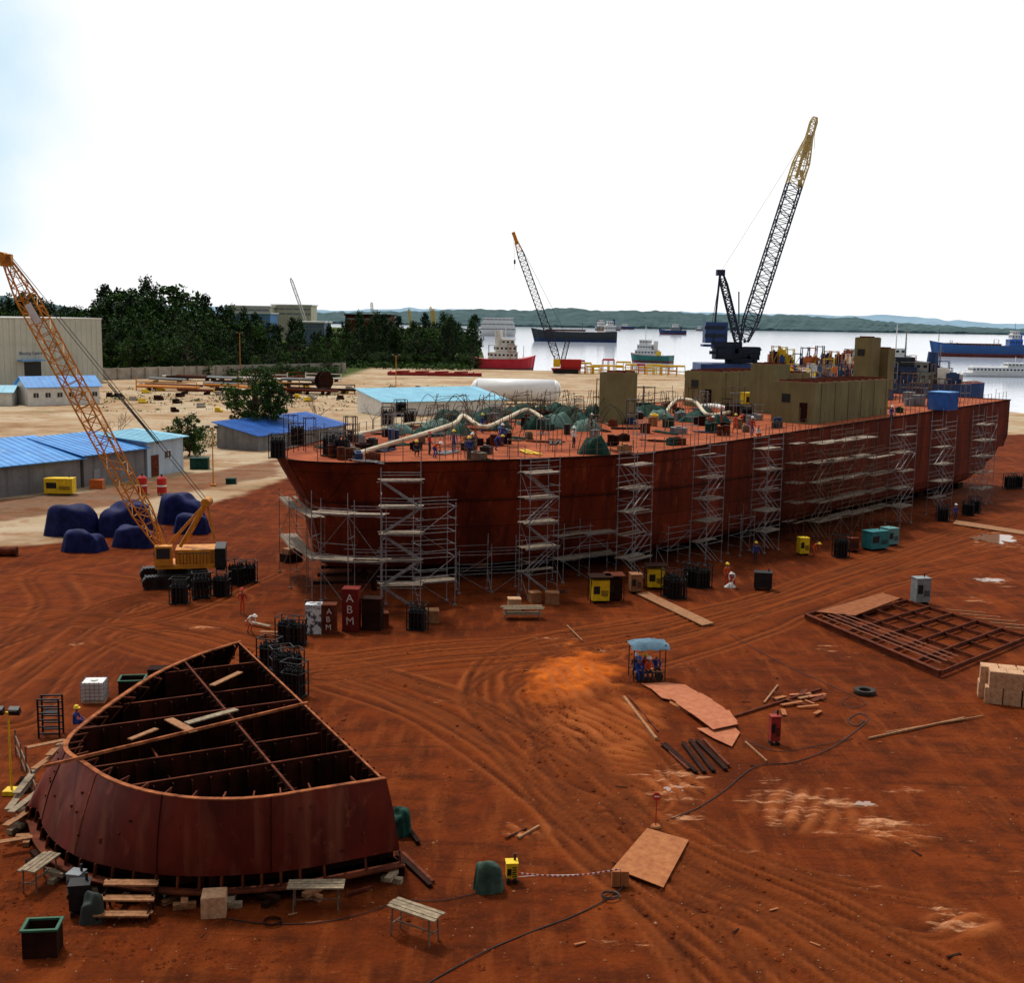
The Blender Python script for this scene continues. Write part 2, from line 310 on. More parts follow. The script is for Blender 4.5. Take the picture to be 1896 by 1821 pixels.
quads=np.stack([idx[:-1,:-1],idx[:-1,1:],idx[1:,1:],idx[1:,:-1]],-1).reshape(-1,4)
me=bpy.data.meshes.new("ground"); me.vertices.add(len(verts)); me.vertices.foreach_set('co',verts.ravel())
me.loops.add(quads.size); me.loops.foreach_set('vertex_index',quads.ravel()); me.polygons.add(len(quads))
me.polygons.foreach_set('loop_start',np.arange(0,quads.size,4)); me.polygons.foreach_set('loop_total',np.full(len(quads),4)); me.polygons.foreach_set('use_smooth',np.ones(len(quads),bool))
me.update(calc_edges=True)
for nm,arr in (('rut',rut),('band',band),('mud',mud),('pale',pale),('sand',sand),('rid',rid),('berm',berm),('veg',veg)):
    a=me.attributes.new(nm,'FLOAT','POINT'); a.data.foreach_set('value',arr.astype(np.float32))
gm=bpy.data.materials.new('red_laterite_ground'); gm.use_nodes=True; n=gm.node_tree.nodes; l=gm.node_tree.links; b=n['Principled BSDF']
tc=n.new('ShaderNodeTexCoord')
def noise(sc_,det=8,rg=.6,st=None,rot=0):
    q=n.new('ShaderNodeTexNoise'); q.inputs['Scale'].default_value=sc_; q.inputs['Detail'].default_value=det; q.inputs['Roughness'].default_value=rg
    mp=n.new('ShaderNodeMapping'); l.new(tc.outputs['Object'],mp.inputs[0])
    if st: mp.inputs['Scale'].default_value=st; mp.inputs['Rotation'].default_value=(0,0,rot)
    l.new(mp.outputs[0],q.inputs['Vector']); return q.outputs['Fac']
def ramp(v,stops):
    q=n.new('ShaderNodeValToRGB'); e=q.color_ramp.elements
    e[0].position=stops[0][0]; e[0].color=(*stops[0][1],1); e[1].position=stops[-1][0]; e[1].color=(*stops[-1][1],1)
    for p,c in stops[1:-1]: k=e.new(p); k.color=(*c,1)
    l.new(v,q.inputs[0]); return q.outputs[0]
def mixc(fv,a,c,bt='MIX',k=None):
    q=n.new('ShaderNodeMixRGB'); q.blend_type=bt
    if k is not None:
        mm=n.new('ShaderNodeMath'); mm.operation='MULTIPLY'; mm.use_clamp=True; l.new(fv,mm.inputs[0]); mm.inputs[1].default_value=k; fv=mm.outputs[0]
    if isinstance(fv,float): q.inputs[0].default_value=fv
    else: l.new(fv,q.inputs[0])
    for i,v in((1,a),(2,c)):
        if isinstance(v,tuple): q.inputs[i].default_value=(*v,1)
        else: l.new(v,q.inputs[i])
    return q.outputs[0]
def attr(nm):
    q=n.new('ShaderNodeAttribute'); q.attribute_name=nm; return q.outputs['Fac']
def mth(op,a,b_,clamp=False):
    q=n.new('ShaderNodeMath'); q.operation=op; q.use_clamp=clamp
    for i,v in((0,a),(1,b_)):
        if isinstance(v,(int,float)): q.inputs[i].default_value=v
        else: l.new(v,q.inputs[i])
    return q.outputs[0]
big=noise(.07,6,.6); mid=noise(.55,8,.65); fine=noise(5,8,.7); strk=noise(1.2,6,.6,(1,.18,1),.9); vf=noise(22,4,.7)
strk2=noise(1.0,6,.65,(.2,1.3,1),.35)
base=ramp(big,[(.3,(.088,.0155,.0035)),(.5,(.155,.028,.0052)),(.7,(.22,.043,.0075))])
base=mixc(ramp(mid,[(.42,(0,0,0)),(.62,(1,1,1))]),base,(.068,.0145,.0042),k=.8)
base=mixc(ramp(strk,[(.5,(0,0,0)),(.66,(1,1,1))]),base,(.25,.057,.012),k=.5)
base=mixc(ramp(strk2,[(.52,(0,0,0)),(.7,(1,1,1))]),base,(.048,.011,.0036),k=.65)
base=mixc(ramp(fine,[(.55,(0,0,0)),(.7,(1,1,1))]),base,(.28,.070,.018),k=.35)
base=mixc(ramp(fine,[(.3,(1,1,1)),(.43,(0,0,0))]),base,(.034,.008,.003),k=.5)
base=mixc(attr('band'),base,(.225,.046,.008),k=.6)
nm_=ramp(mid,[(.3,(.45,.45,.45)),(.6,(1,1,1))])
base=mixc(mth('MULTIPLY',attr('berm'),nm_),base,(.36,.092,.022),k=.75)
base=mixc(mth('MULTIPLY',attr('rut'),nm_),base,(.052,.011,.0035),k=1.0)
base=mixc(attr('mud'),base,ramp(mid,[(.33,(.22,.04,.006)),(.5,(.5,.10,.009)),(.62,(.68,.16,.012)),(.75,(.7,.26,.07))]),k=1.0)
base=mixc(attr('rid'),base,(.42,.12,.034),k=.85)
pn=noise(.75,9,.75,(.5,1.6,1),.5)
pf=mth('MULTIPLY',mth('SUBTRACT',mth('ADD',mth('MULTIPLY',attr('pale'),.42),mth('MULTIPLY',mth('SUBTRACT',pn,.5),2.4)),.36),4.0,True)
base=mixc(pf,base,ramp(fine,[(.3,(.44,.155,.055)),(.65,(.70,.36,.20))]),k=.9)
base=mixc(ramp(vf,[(.68,(0,0,0)),(.74,(1,1,1))]),base,(.40,.17,.075),k=.35)
sandc=ramp(noise(.05,8,.65),[(.32,(.25,.14,.07)),(.46,(.40,.27,.16)),(.6,(.48,.38,.26)),(.72,(.26,.21,.11))])
sandc=mixc(ramp(noise(.12,6,.6,(.5,1.4,1),.2),[(.5,(0,0,0)),(.66,(1,1,1))]),sandc,(.55,.46,.34),k=.7)
sandc=mixc(ramp(noise(.25,6,.7),[(.54,(0,0,0)),(.62,(1,1,1))]),sandc,(.29,.12,.05),k=.6)
sandc=mixc(ramp(noise(.09,8,.75,(.45,1.2,1),-.1),[(.56,(0,0,0)),(.64,(1,1,1))]),sandc,(.13,.13,.045),k=.7)
sandc=mixc(attr('veg'),sandc,ramp(mid,[(.3,(.03,.05,.012)),(.7,(.08,.11,.025))]))
base=mixc(attr('sand'),base,sandc)
l.new(base,b.inputs['Base Color']); b.inputs['Roughness'].default_value=.95; b.inputs['Specular IOR Level'].default_value=.05
bp=n.new('ShaderNodeBump'); bp.inputs['Strength'].default_value=1.0; bp.inputs['Distance'].default_value=.15; l.new(mth('ADD',mth('MULTIPLY',mid,2.2),fine),bp.inputs['Height']); l.new(bp.outputs[0],b.inputs['Normal'])
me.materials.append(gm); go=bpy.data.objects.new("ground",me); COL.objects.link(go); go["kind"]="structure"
# water
wm=bpy.data.materials.new('sea_water'); wm.use_nodes=True; n=wm.node_tree.nodes; l=wm.node_tree.links; b=n['Principled BSDF']
b.inputs['Base Color'].default_value=(.52,.59,.72,1); b.inputs['Roughness'].default_value=.1
tc=n.new('ShaderNodeTexCoord'); mp=n.new('ShaderNodeMapping'); mp.inputs['Scale'].default_value=(.25,1,1); l.new(tc.outputs['Object'],mp.inputs[0])
nz=n.new('ShaderNodeTexNoise'); nz.inputs['Scale'].default_value=.25; nz.inputs['Detail'].default_value=5; l.new(mp.outputs[0],nz.inputs['Vector'])
bp=n.new('ShaderNodeBump'); bp.inputs['Strength'].default_value=.08; bp.inputs['Distance'].default_value=1; l.new(nz.outputs['Fac'],bp.inputs['Height']); l.new(bp.outputs[0],b.inputs['Normal'])
mb=MB(); mb.quad((-12000,-200,-1.2),(14000,-200,-1.2),(14000,16000,-1.2),(-12000,16000,-1.2)); mk(mb,"water",wm,kind="structure")
# far hills
hm=mat('hazy_forest_hill',(.075,.125,.135),(.038,.075,.085),.02,.95,bump=0,spec=.05)  # aerial haze is painted into both hill colours
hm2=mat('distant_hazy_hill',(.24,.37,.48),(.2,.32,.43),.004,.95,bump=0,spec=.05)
def hills(prof,Yd,mt,dep,seed,step=6):
    mb=MB(); xs_=np.arange(prof[0][0],prof[-1][0],step); tops=np.interp(xs_,[p[0] for p in prof],[p[1] for p in prof])
    rs=np.random.RandomState(seed); jit=np.convolve(rs.randn(len(xs_)),[.25,.5,.25],'same')*1.3
    rows=[]
    for x,t,j in zip(xs_,tops,jit):
        p=D(x,t+j,Yd+dep*.5); q=D(x,600,Yd); rows.append((q.x,p.x,p.z))
    k=0
    for (qx,px_,pz) in rows:
        mb.v+= [(qx,Yd,-1.3),(qx,Yd+3,3+abs(jit[k])*2),(px_*.7+qx*.3,Yd+dep*.25,max(3.5,pz*.62+jit[(k+5)%len(jit)]*2)),(px_,Yd+dep*.5,max(4,pz)),(px_*1.1,Yd+dep,-2)]; k+=1
    for i in range(len(rows)-1):
        for r in range(4):
            a=i*5+r; mb.f.append((a,a+5,a+6,a+1)); mb.m.append(0)
    return mk(mb,"hills",mt,kind="structure")
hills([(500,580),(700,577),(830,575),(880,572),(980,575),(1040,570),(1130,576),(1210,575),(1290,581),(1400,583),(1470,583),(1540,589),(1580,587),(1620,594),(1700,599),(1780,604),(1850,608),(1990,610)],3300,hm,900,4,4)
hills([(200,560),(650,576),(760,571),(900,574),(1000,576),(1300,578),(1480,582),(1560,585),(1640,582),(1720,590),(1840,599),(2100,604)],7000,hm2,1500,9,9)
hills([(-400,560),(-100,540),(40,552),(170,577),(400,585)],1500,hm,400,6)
# ---------------- the ship under construction ----------------
M0=Vector((11.8,99.1,0)); RZ=math.atan2(.733,.68)
ux=Vector((.68,.733,0)); nx_=Vector((-.733,.68,0))
def S(u,n_,z=0): return M0+ux*u+nx_*n_+Vector((0,0,z))
def dz(u): return 10.1+1.4*max(0,min(1,u/79))
def Pd(x,y,up=0):
    z_=10.2
    for _ in range(4):
        p=G(x,y,z_); q=p-M0; z_=dz(q.dot(ux))
    p.z=z_-.12; return p
deckc=[(-26.4,.05),(-26.1,1.5),(-25.4,3.0),(-24.2,4.6),(-22,6.0),(-19.4,7.4),(-17,8.8),(-14.9,10),(-12.5,11.1),(-10.4,11.9),(-7.5,13),(-4,14.1),(0,14.8),(4,15)]+[(u,15) for u in range(8,72,4)]+[(72,15),(74,15),(76,15),(78,15),(79,15)]
lev=[(None,0,1,1),(9.0,.6,.96,1),(7.9,1.3,.92,1),(6.8,2.0,.88,1),(5.4,2.5,.85,1),(4,2.9,.82,1),(2.8,3.2,.80,1),(2.0,3.4,.77,.985),(1.4,3.7,.71,.94),(1.2,4.0,.63,.86)]
def zbot(u): return 1.2 if u<66 else 1.2+4.5*((u-66)/13)**1.3
def sect(u,b):
    s_=max(0,min(1,(4-u)/30.4)); out=[]
    for zl,sh,sb,sp in lev:
        k=s_**.8; uu=u+sh*(s_**1.5); bb=b*(sp*(1-k)+sb*k)
        zz=dz(u) if zl is None else max(zl,zbot(u)); 
        if u>66 and zl is not None and zl<=zbot(u): bb*=1-.3*(u-66)/13*(zbot(u)-zl)/4
        out.append((uu,bb,zz))
    return out
ship=T("ship_under_construction","rust-red steel ship hull under construction on supports","ship",M0,RZ)
mb=MB(); nl=len(lev)
for side in(-1,1):
    o=len(mb.v); secs=[sect(u,b_) for u,b_ in deckc]
    for s_ in secs:
        for (uu,bb,zz) in s_: mb.v.append((uu,15+side*bb,zz))
    for i in range(len(secs)-1):
        for j in range(nl-1):
            a=o+i*nl+j; q=(a,a+1,a+nl+1,a+nl); mb.f.append(q if side<0 else q[::-1]); mb.m.append(0)
n1=len(deckc)*nl
for i in range(len(deckc)-1):
    a=i*nl+nl-1; mb.f.append((a,a+n1,a+nl+n1,a+nl)); mb.m.append(0)
a=(len(deckc)-1)*nl; mb.f.append(tuple(a+j for j in range(nl))+tuple(a+n1+j for j in range(nl-1,-1,-1))); mb.m.append(0)
mk(mb,"hull",hullm,ship)
mb=MB()
for i in range(len(deckc)-1):
    (u,b_),(u2,b2)=deckc[i],deckc[i+1]; zz=-.12
    mb.quad((u,15-b_,dz(u)+zz),(u2,15-b2,dz(u2)+zz),(u2,15+b2,dz(u2)+zz),(u,15+b_,dz(u)+zz))
mk(mb,"deck",deckm,ship)
for kk,ww in ((0,.14),(3,.08)):
    mb=MB()
    for i in range(len(deckc)-1):
        A=sect(*deckc[i]);B=sect(*deckc[i+1])
        if kk and deckc[i][0]>30: break
        a=(A[kk][0],15-A[kk][1]-.04,A[kk][2]-.06); c=(B[kk][0],15-B[kk][1]-.04,B[kk][2]-.06); mb.beam(a,c,ww,ww)
    mk(mb,"strake",rustd,ship)
for i in range(40):
    mb=MB(); u=R.uniform(2,70); zz=R.uniform(3,9.2); mb.box((u,-.012,zz),(R.uniform(.25,1.1),.03,R.uniform(.2,.7))); mk(mb,"doubler_plate",rust,ship)
for side in(-1,1):
    mb=MB(); us=np.arange(-25.5,79,1.25); prev=None
    for k,u in enumerate(us):
        b_=np.interp(u,[p[0] for p in deckc],[p[1] for p in deckc])-.25
        p=Vector((u,15+side*b_,dz(u)-.1)); hgt=1.15 if k%4 else 1.5+R.random()*.9
        lean=R.uniform(-.08,.08); mb.cyl(p,p+Vector((lean,lean,hgt)),.032,n=4)
        if prev is not None:
            for hh in((.6,1.1) if R.random()<.85 else (.6,)): mb.cyl(prev+Vector((0,0,hh)),p+Vector((0,0,hh)),.014,n=3,cap=False)
        prev=p
    mk(mb,"railing",galvr,ship)
def house(u0,u1,n0,n1,h,name="deckhouse",door=None,wins=(),ribs=True):
    z0=dz(u0)-.12; mb_=MB(); mb_.box(((u0+u1)/2,(n0+n1)/2,z0+h/2),(u1-u0,n1-n0,h))
    if ribs:
        for k in np.arange(u0+1.5,u1-.5,3.0): mb_.box((k,n0-.02,z0+h*.5),(.05,.05,h-.1))
    o=mk(mb_,name,[olive],ship)
    q=MB(); q.box(((u0+u1)/2,(n0+n1)/2,z0+h+.03),(u1-u0-.3,n1-n0-.3,.05)); 
    for k in np.arange(u0+1,u1,1.6): q.box((k,(n0+n1)/2,z0+h+.12),(.12,n1-n0-.4,.14))
    mk(q,"roof",rust,o)
    if door: d_=MB(); d_.box((u0-.03,door[0],z0+1.2),(.06,.9,2.0)); d_.box((u0-.05,door[0],z0+1.2),(.04,.7,1.8)); mk(d_,"door",rustd,o)
    for (wx,wz) in wins: d_=MB(); d_.box((u0-.03,wx,z0+wz),(.06,1.0,.9)); mk(d_,"window",black,o)
    return o
house(31.5,48.6,2.6,7.6,4.3,door=(3.8,),wins=((5.9,2.6),))
house(41,53,20.5,25.5,4.3,door=(22,),wins=((24,2.8),))
house(54.5,61,19.5,24.5,3.6)
house(39,42.5,11.9,15.0,5.6,ribs=False)
house(17,19.8,16.8,19.6,5.3,ribs=False)
house(70,72.6,15.5,18.0,8.0,ribs=False,wins=((17,6),)); house(73,75,14.5,17.0,6.5,ribs=False)
kb=None
for i,u in enumerate(np.arange(-20,76,4.0)):
    for nn in (3.5,15):
        if u<-12 and nn<10: continue
        q=S(u,nn if u>-4 else nn+5*(-u/12),0)
        if kb is None:
            mb=MB(); mb.box((0,0,.35),(1.6,1.1,.7)); mb.box((0,0,.93),(1.2,.9,.44),m=1); kb=mk(mb,"keel_block",[rustd,wood],loc=q,rz=RZ,label="dark steel and timber keel block beneath the hull",cat="support block",group="keel blocks under the hull")
        else: dup(kb,q,RZ)
# ---------------- scaffolding ----------------
def scaffold(path,depth,height,side,label,tube=None,lift=1.9,every=1,stair=False,r=.030,group="scaffold towers along the hull",skip=0.0,rail=.75):
    tube=tube or galv; p0=path[0]; e=T("scaffold",label,"scaffold",(p0.x,p0.y,0),0,group)
    P=[Vector((p.x-p0.x,p.y-p0.y,0)) for p in path]; fr=MB(); br=MB()
    nl_=int(height//lift)
    offs=[]
    for i in range(len(P)):
        d=(P[min(i+1,len(P)-1)]-P[max(i-1,0)]).normalized(); offs.append(Vector((-d.y,d.x,0))*depth*side)
    for i,p in enumerate(P):
        for q in(p,p+offs[i]):
            ln=Vector((R.uniform(-.05,.05),R.uniform(-.05,.05),height+R.uniform(0,1.3)))
            fr.cyl(q,q+ln,r,n=5); fr.box((q.x,q.y,.05),(.25,.25,.1))
    for L in range(1,nl_+1):
        zz=L*lift; pk=MB()
        for i,p in enumerate(P):
            fr.cyl(p+Vector((0,0,zz)),p+offs[i]+Vector((0,0,zz)),r*.9,n=4)
            if R.random()<.6: fr.cyl(p+Vector((0,0,zz-lift*.5)),p+offs[i]+Vector((0,0,zz-lift*.5)),r*.8,n=4)
            if i<len(P)-1:
                for (a,c) in((p,P[i+1]),(p+offs[i],P[i+1]+offs[i+1])):
                    for dh in(0,.5,1.0):
                        if zz+dh<height+.4 and (dh==0 or R.random()<rail): 
                            ex=(c-a).normalized()*R.uniform(0,.35); j_=R.uniform(-.04,.04)
                            fr.cyl(a-ex+Vector((0,0,zz+dh+j_)),c+ex*.6+Vector((0,0,zz+dh-j_)),r*.85,n=4)
                if R.random()>=skip and L%every==0:
                    a,c=p,P[i+1]; dd=offs[i]/depth; k=5
                    for j in range(k):
                        if R.random()<.25: continue
                        o_=dd*(depth*(j+.5)/k); ex=(c-a).normalized()*R.uniform(0,.3)
                        pk.beam(a+o_-ex+Vector((0,0,zz+.07)),c+o_+ex+Vector((0,0,zz+.07+R.uniform(0,.04))),depth/k*.9,.045)
        if pk.v: mk(pk,"plank_deck",plankm,e)
    for i in range(len(P)-1):
        for L in range(nl_):
            a,c=(P[i],P[i+1]) if (L+i)%2 else (P[i+1],P[i]); 
            if R.random()<.85: br.cyl(a+Vector((0,0,L*lift)),c+Vector((0,0,(L+1)*lift)),r*.75,n=4)
            a=P[i]; c=P[i]+offs[i]
            if L%2: a,c=c,a
            if R.random()<.5: br.cyl(a+Vector((0,0,L*lift)),c+Vector((0,0,(L+1)*lift)),r*.75,n=4)
    if stair and len(P)>1:
        for L in range(nl_):
            a,c=(P[0],P[1]) if L%2 else (P[1],P[0]); o_=offs[0]*.3
            for t in(0,.35): br.beam(a+o_+offs[0]*t+Vector((0,0,L*lift)),c+o_+offs[0]*t+Vector((0,0,(L+1)*lift)),.05,.08)
    mk(fr,"tube_frame",tube,e); mk(br,"brace",tube,e)
    return e
tl="galvanised tube scaffold tower with plank platforms beside the hull"
def tower(px,py,L,Dp,h,along=True,lab=tl,tube=None,bays=1,stair=True):
    c=G(px,py); dr=ux if along is True else along
    pts=[c+dr*(L*(i/bays-.5)) for i in range(bays+1)]
    scaffold(pts,Dp,h,1,lab,tube,stair=stair)
tower(742,1138,2.8,1.5,9.7,Vector((1,.08,0)).normalized(),"tall galvanised scaffold tower beside the ship's bow")
tower(1005,1108,2.5,1.5,10.2,Vector((.86,.5,0)).normalized())
tower(1186,1078,2.5,1.6,10.2)
tower(1320,1045,2.5,1.6,10.4)
tower(1428,1022,2.5,1.6,10.4)
tower(1566,992,11.5,1.6,10.6,lab="wide dense rusty scaffold with many plank levels",tube=galvr,bays=5)
tower(1676,972,2.8,1.6,10.8)
tower(1750,955,2.8,1.6,11.0)
tower(1825,935,3.4,1.6,11.2,bays=2)
tower(1480,1005,1.5,1.5,10.4,tube=mat('dark_red_tube',(.12,.03,.016)),lab="dark red access tower against the hull",bays=1)
scaffold([G(578,1122),G(645,1128),G(708,1130)],1.5,7.2,1,"galvanised scaffold wrapping around the raked bow",lift=3.4,skip=0,group="low scaffolds around the bow",rail=.6)
scaffold([G(778,1128),G(842,1122)],1.6,7.6,1,"galvanised scaffold bay beside the bow tower",lift=1.85,group="low scaffolds around the bow",skip=.4)
scaffold([G(518,1060),G(538,1090),G(568,1114)],1.4,6.4,1,"scaffold with platform under the overhanging bow",lift=3.1,tube=galvr,group="low scaffolds around the bow",rail=.5)
scaffold([G(850,1100),G(910,1098),G(965,1094)],1.3,3.2,1,"low scaffold run along the hull bottom",lift=1.5,skip=.5,group="low scaffolds around the bow",rail=.5)
scaffold([G(1042,1080),G(1090,1072),G(1140,1066)],1.3,3.8,1,"low scaffold run along the hull bottom",lift=1.8,skip=.3,group="low scaffolds around the bow",rail=.5)
scaffold([G(1235,1052),G(1275,1045)],1.3,3.2,1,"low scaffold run along the hull bottom",lift=1.5,group="low scaffolds around the bow",skip=.5)
scaffold([G(1370,1030),G(1395,1024)],1.3,3.4,1,"low scaffold run along the hull bottom",lift=1.7,group="low scaffolds around the bow",skip=.3)
scaffold([G(1610,978),G(1650,968)],1.3,9.0,1,tl,lift=1.8,tube=galvr)
mb=MB()
for i in range(9):
    a=S(-22+i*1.3,10+((i*7)%5)*1.4,0)-S(-20,13,0); mb.beam(a,a+Vector((R.uniform(-.3,.3),R.uniform(-.3,.3),1.5)),.35)
for i in range(4): mb.beam((-4,-3+i*2,.4+i*.2),(5,-2+i*2,.6+i*.2),.25)
mk(mb,"support_cradle",rustd,loc=S(-20,13,0),label="dark steel cradle posts propping up the bow",cat="cradle")
# ---------------- foreground block ----------------
ZT=3.9; ZB=.95
topn=[(715,1442),(600,1460),(520,1473),(450,1480),(370,1480),(300,1472),(240,1458),(190,1438),(150,1412),(125,1396),(118,1382),(128,1362),(150,1342),(185,1315),(220,1290),(260,1263),(300,1240),(370,1210),(445,1187)]
tp=[G(x,y,ZT) for x,y in topn]
botn=[G(x,y,ZB) for x,y in ((740,1575),(600,1603),(520,1615),(450,1621),(370,1624),(290,1620),(210,1607),(150,1590),(105,1563),(80,1532),(70,1500))]
bt=[Vector((p.x,p.y,ZB)) for p in botn]
for i in range(len(bt),len(tp)):
    a=tp[max(i-1,0)];c=tp[min(i+1,len(tp)-1)]; d=(c-a); d.z=0; d.normalize(); nn=Vector((-d.y,d.x,0))*-1
    if nn.x>0: nn=-nn
    k=1-.7*(i-len(bt))/(len(tp)-len(bt)); q=tp[i]+nn*1.75*k; bt.append(Vector((q.x,q.y,ZB)))
org=Vector((-12,48,0)); blk=T("hull_block","rust-red D-shaped bow hull block with open top and internal bulkheads","ship section",org)
tp=[p-org for p in tp]; bt=[p-org for p in bt]
tps=[Vector((p.x,p.y,ZT)) for p in spline(tp,4)]; bts=[Vector((p.x,p.y,ZB)) for p in spline(bt,4)]; N=len(tps)
cen=Vector((1.5,3,0))
def rad(p): d=(p-cen); d.z=0; return d.normalized()
mb=MB(); KL=6
def shp(i,t,off=0):
    p=bts[i].lerp(tps[i],t); d=rad(p); return p+d*(math.sin(t*math.pi)*.10+off+.014*math.sin(i*1.9)*math.sin(t*3.1))
for i in range(N):
    for k in range(KL+1): mb.v.append(shp(i,k/KL))
for i in range(N):
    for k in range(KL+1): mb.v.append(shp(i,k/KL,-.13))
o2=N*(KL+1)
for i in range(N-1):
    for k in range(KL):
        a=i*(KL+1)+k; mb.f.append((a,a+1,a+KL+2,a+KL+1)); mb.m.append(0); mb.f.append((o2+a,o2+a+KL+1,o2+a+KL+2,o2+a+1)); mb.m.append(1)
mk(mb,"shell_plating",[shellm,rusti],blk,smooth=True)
for i in (9,20,29,37,46,58):
    mb=MB(); pr=[shp(i,k/KL,.012) for k in range(KL+1)]
    for a,c in zip(pr[:-1],pr[1:]): mb.beam(a,c,.03,.03)
    mk(mb,"weld_seam",edgem if i==29 else rustd,blk)
for i in range(26):
    mb=MB(); ii=R.randint(2,44); p=shp(ii,R.uniform(.15,.9),.02); mb.box(p,(.09,.05,.11),rz=math.atan2(rad(p).y,rad(p).x)+1.57); mk(mb,"lifting_lug",rust,blk)
mb=MB()
for i in range(N-1):
    a=tps[i];c=tps[i+1]; da=rad(a);dc=rad(c); z1=Vector((0,0,.012)); wi=.17
    mb.quad(a+da*.02+z1,c+dc*.02+z1,c-dc*wi+z1,a-da*wi+z1)
    mb.quad(a+da*.02+z1,c+dc*.02+z1,c+dc*.02-z1*3,a+da*.02-z1*3); mb.quad(a-da*wi+z1,c-dc*wi+z1,c-dc*wi-z1*5,a-da*wi-z1*5)
mk(mb,"rim_flange",edgem,blk)
for i in range(2,N-1,3):   # ledge brackets inside the rim
    a=tps[i]; da=rad(a); mb=MB(); mb.beam(a-da*.2+Vector((0,0,-.05)),a-da*.75+Vector((0,0,-.05)),.05,.06); mb.beam(a-da*.2+Vector((0,0,-.7)),a-da*.7+Vector((0,0,-.08)),.04,.05); mk(mb,"rim_bracket",rust,blk)
mb=MB()
for i in range(0,N-1):
    a=shp(i,.02,-.14); c=shp(i,.97,-.14); da=rad(a); mb.beam(a-da*.12,c-da*.12,.03,.28)
for i in range(0,N-1):
    for t in(.35,.68): mb.beam(shp(i,t,-.3),shp(i+1,t,-.3),.3,.03)
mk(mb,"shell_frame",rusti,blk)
mb=MB()
for i in range(0,N-1):
    a=bts[i];c=bts[i+1]; da=rad(a);dc=rad(c)
    zz=-.45; A=a+da*.42+Vector((0,0,zz));C=c+dc*.42+Vector((0,0,zz)); A2=a-da*.5+Vector((0,0,zz));C2=c-dc*.5+Vector((0,0,zz))
    mb.quad(A,C,C2,A2); h=Vector((0,0,-.07)); mb.quad(A+h,C+h,C,A)
    if i%2==0: mb.beam(a+da*.1+Vector((0,0,-.45)),a+Vector((0,0,.0)),.05,.3)
mk(mb,"bottom_flange",rust,blk)
for i in range(0,N-1,5): mb=MB(); a=bts[i]; mb.box((a.x,a.y,.22),(.4,.4,.44)); mk(mb,"foot_block",rustd,blk)
mb=MB()
for i in range(N-1):
    a=bts[i];c=bts[i+1]; p=a-rad(a)*.45;q=c-rad(c)*.45; mb.quad((p.x,p.y,.02),(q.x,q.y,.02),(q.x,q.y,ZB),(p.x,p.y,ZB))
fl=[(p.x,p.y,.5) for p in bts]; mb.add(fl,[tuple(range(len(fl)))])
mk(mb,"bottom_plating",rustd,blk)
A=tps[0].copy(); B=tps[-1].copy(); A.z=B.z=0; cd=(B-A).normalized(); Lc=(B-A).length; ad_=Vector((-cd.y,cd.x,0))
if (ad_.dot(tps[N//2]-A))<0: ad_=-ad_
poly=[(p.x,p.y) for p in tps]
def clip(o,d,smax=30):
    ts=[]
    pts=poly+[poly[0]]
    for (x1,y1),(x2,y2) in zip(pts[:-1],pts[1:]):
        ex,ey=x2-x1,y2-y1; den=d.x*ey-d.y*ex
        if abs(den)<1e-9: continue
        t=((x1-o.x)*ey-(y1-o.y)*ex)/den; s_=((x1-o.x)*d.y-(y1-o.y)*d.x)/den
        if 0<=s_<=1: ts.append(t)
    return (min(ts),max(ts)) if len(ts)>=2 else None
def bulk(o,d,ztop,t=.06,gap=.16,stiff=.7,edge=None):
    c=clip(o,d)
    if not c: return
    a=o+d*(c[0]+gap); e=o+d*(c[1]-gap); q=MB(); q.plate(a,e,.5,ztop,.5,ztop,t)
    nn=Vector((-d.y,d.x,0)); s_=stiff; L=(e-a).length
    while s_<L-.3:
        p=a+d*s_
        for sg in (1,-1): q.plate(p+nn*.03*sg,p+nn*.26*sg,.6,ztop-.08,.6,ztop-.08,.04)
        s_+=stiff
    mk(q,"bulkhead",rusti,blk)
    q=MB(); q.beam(a+Vector((0,0,ztop+.02)),e+Vector((0,0,ztop+.02)),.09,.03); mk(q,"bulkhead_edge",edge or rust,blk)
Az=Vector((A.x,A.y,0))
bulk(Az+ad_*.12,cd,ZT-.05,edge=edgem); bulk(Az+ad_*3.4,cd,ZT-.1); bulk(Az+ad_*6.6,cd,ZT-1.3)
for s_,zt in((3.4,ZT-.05),(7.0,ZT-.5),(10.4,ZT-.05),(14,ZT-.4),(17.4,ZT-.2),(1.7,ZT-1.6),(5.2,ZT-1.7),(8.7,ZT-1.7),(12.2,ZT-1.7),(15.7,ZT-1.6)): bulk(Az+cd*s_,ad_,zt,stiff=.7)
mb=MB()
for k in range(22):
    o=Az+cd*(1+k*.9); c=clip(o,ad_)
    if c and c[1]-c[0]>1: mb.plate(o+ad_*(c[0]+.2),o+ad_*(c[1]-.2),.5,1.2,.5,1.2,.04)
mk(mb,"floor_frame",rustd,blk)
for i in range(26):
    s_=R.uniform(1.5,17);t_=R.uniform(1,6.5); o=Az+cd*s_; c=clip(o,ad_)
    if not c or t_>c[1]-1.2: continue
    p=o+ad_*(t_)+org; q=MB(); q.beam((0,0,0),Vector((R.uniform(-1.2,1.2),R.uniform(-1.2,1.2),R.uniform(0,.5))),R.uniform(.06,.25),.05); mk(q,"loose_board",R.choice([wood,rust,teal,woodg]),loc=(p.x,p.y,1.4+R.random()),label="loose board lying inside the hull block",cat="board",group="boards inside the hull block")
def singlebeam(p,q,w,h,name,mt,label,cat,group=None):
    p=Vector(p);q=Vector(q); mb=MB(); mb.beam((0,0,0),q-p,w,h); return mk(mb,name,mt,loc=p,label=label,cat=cat,group=group)
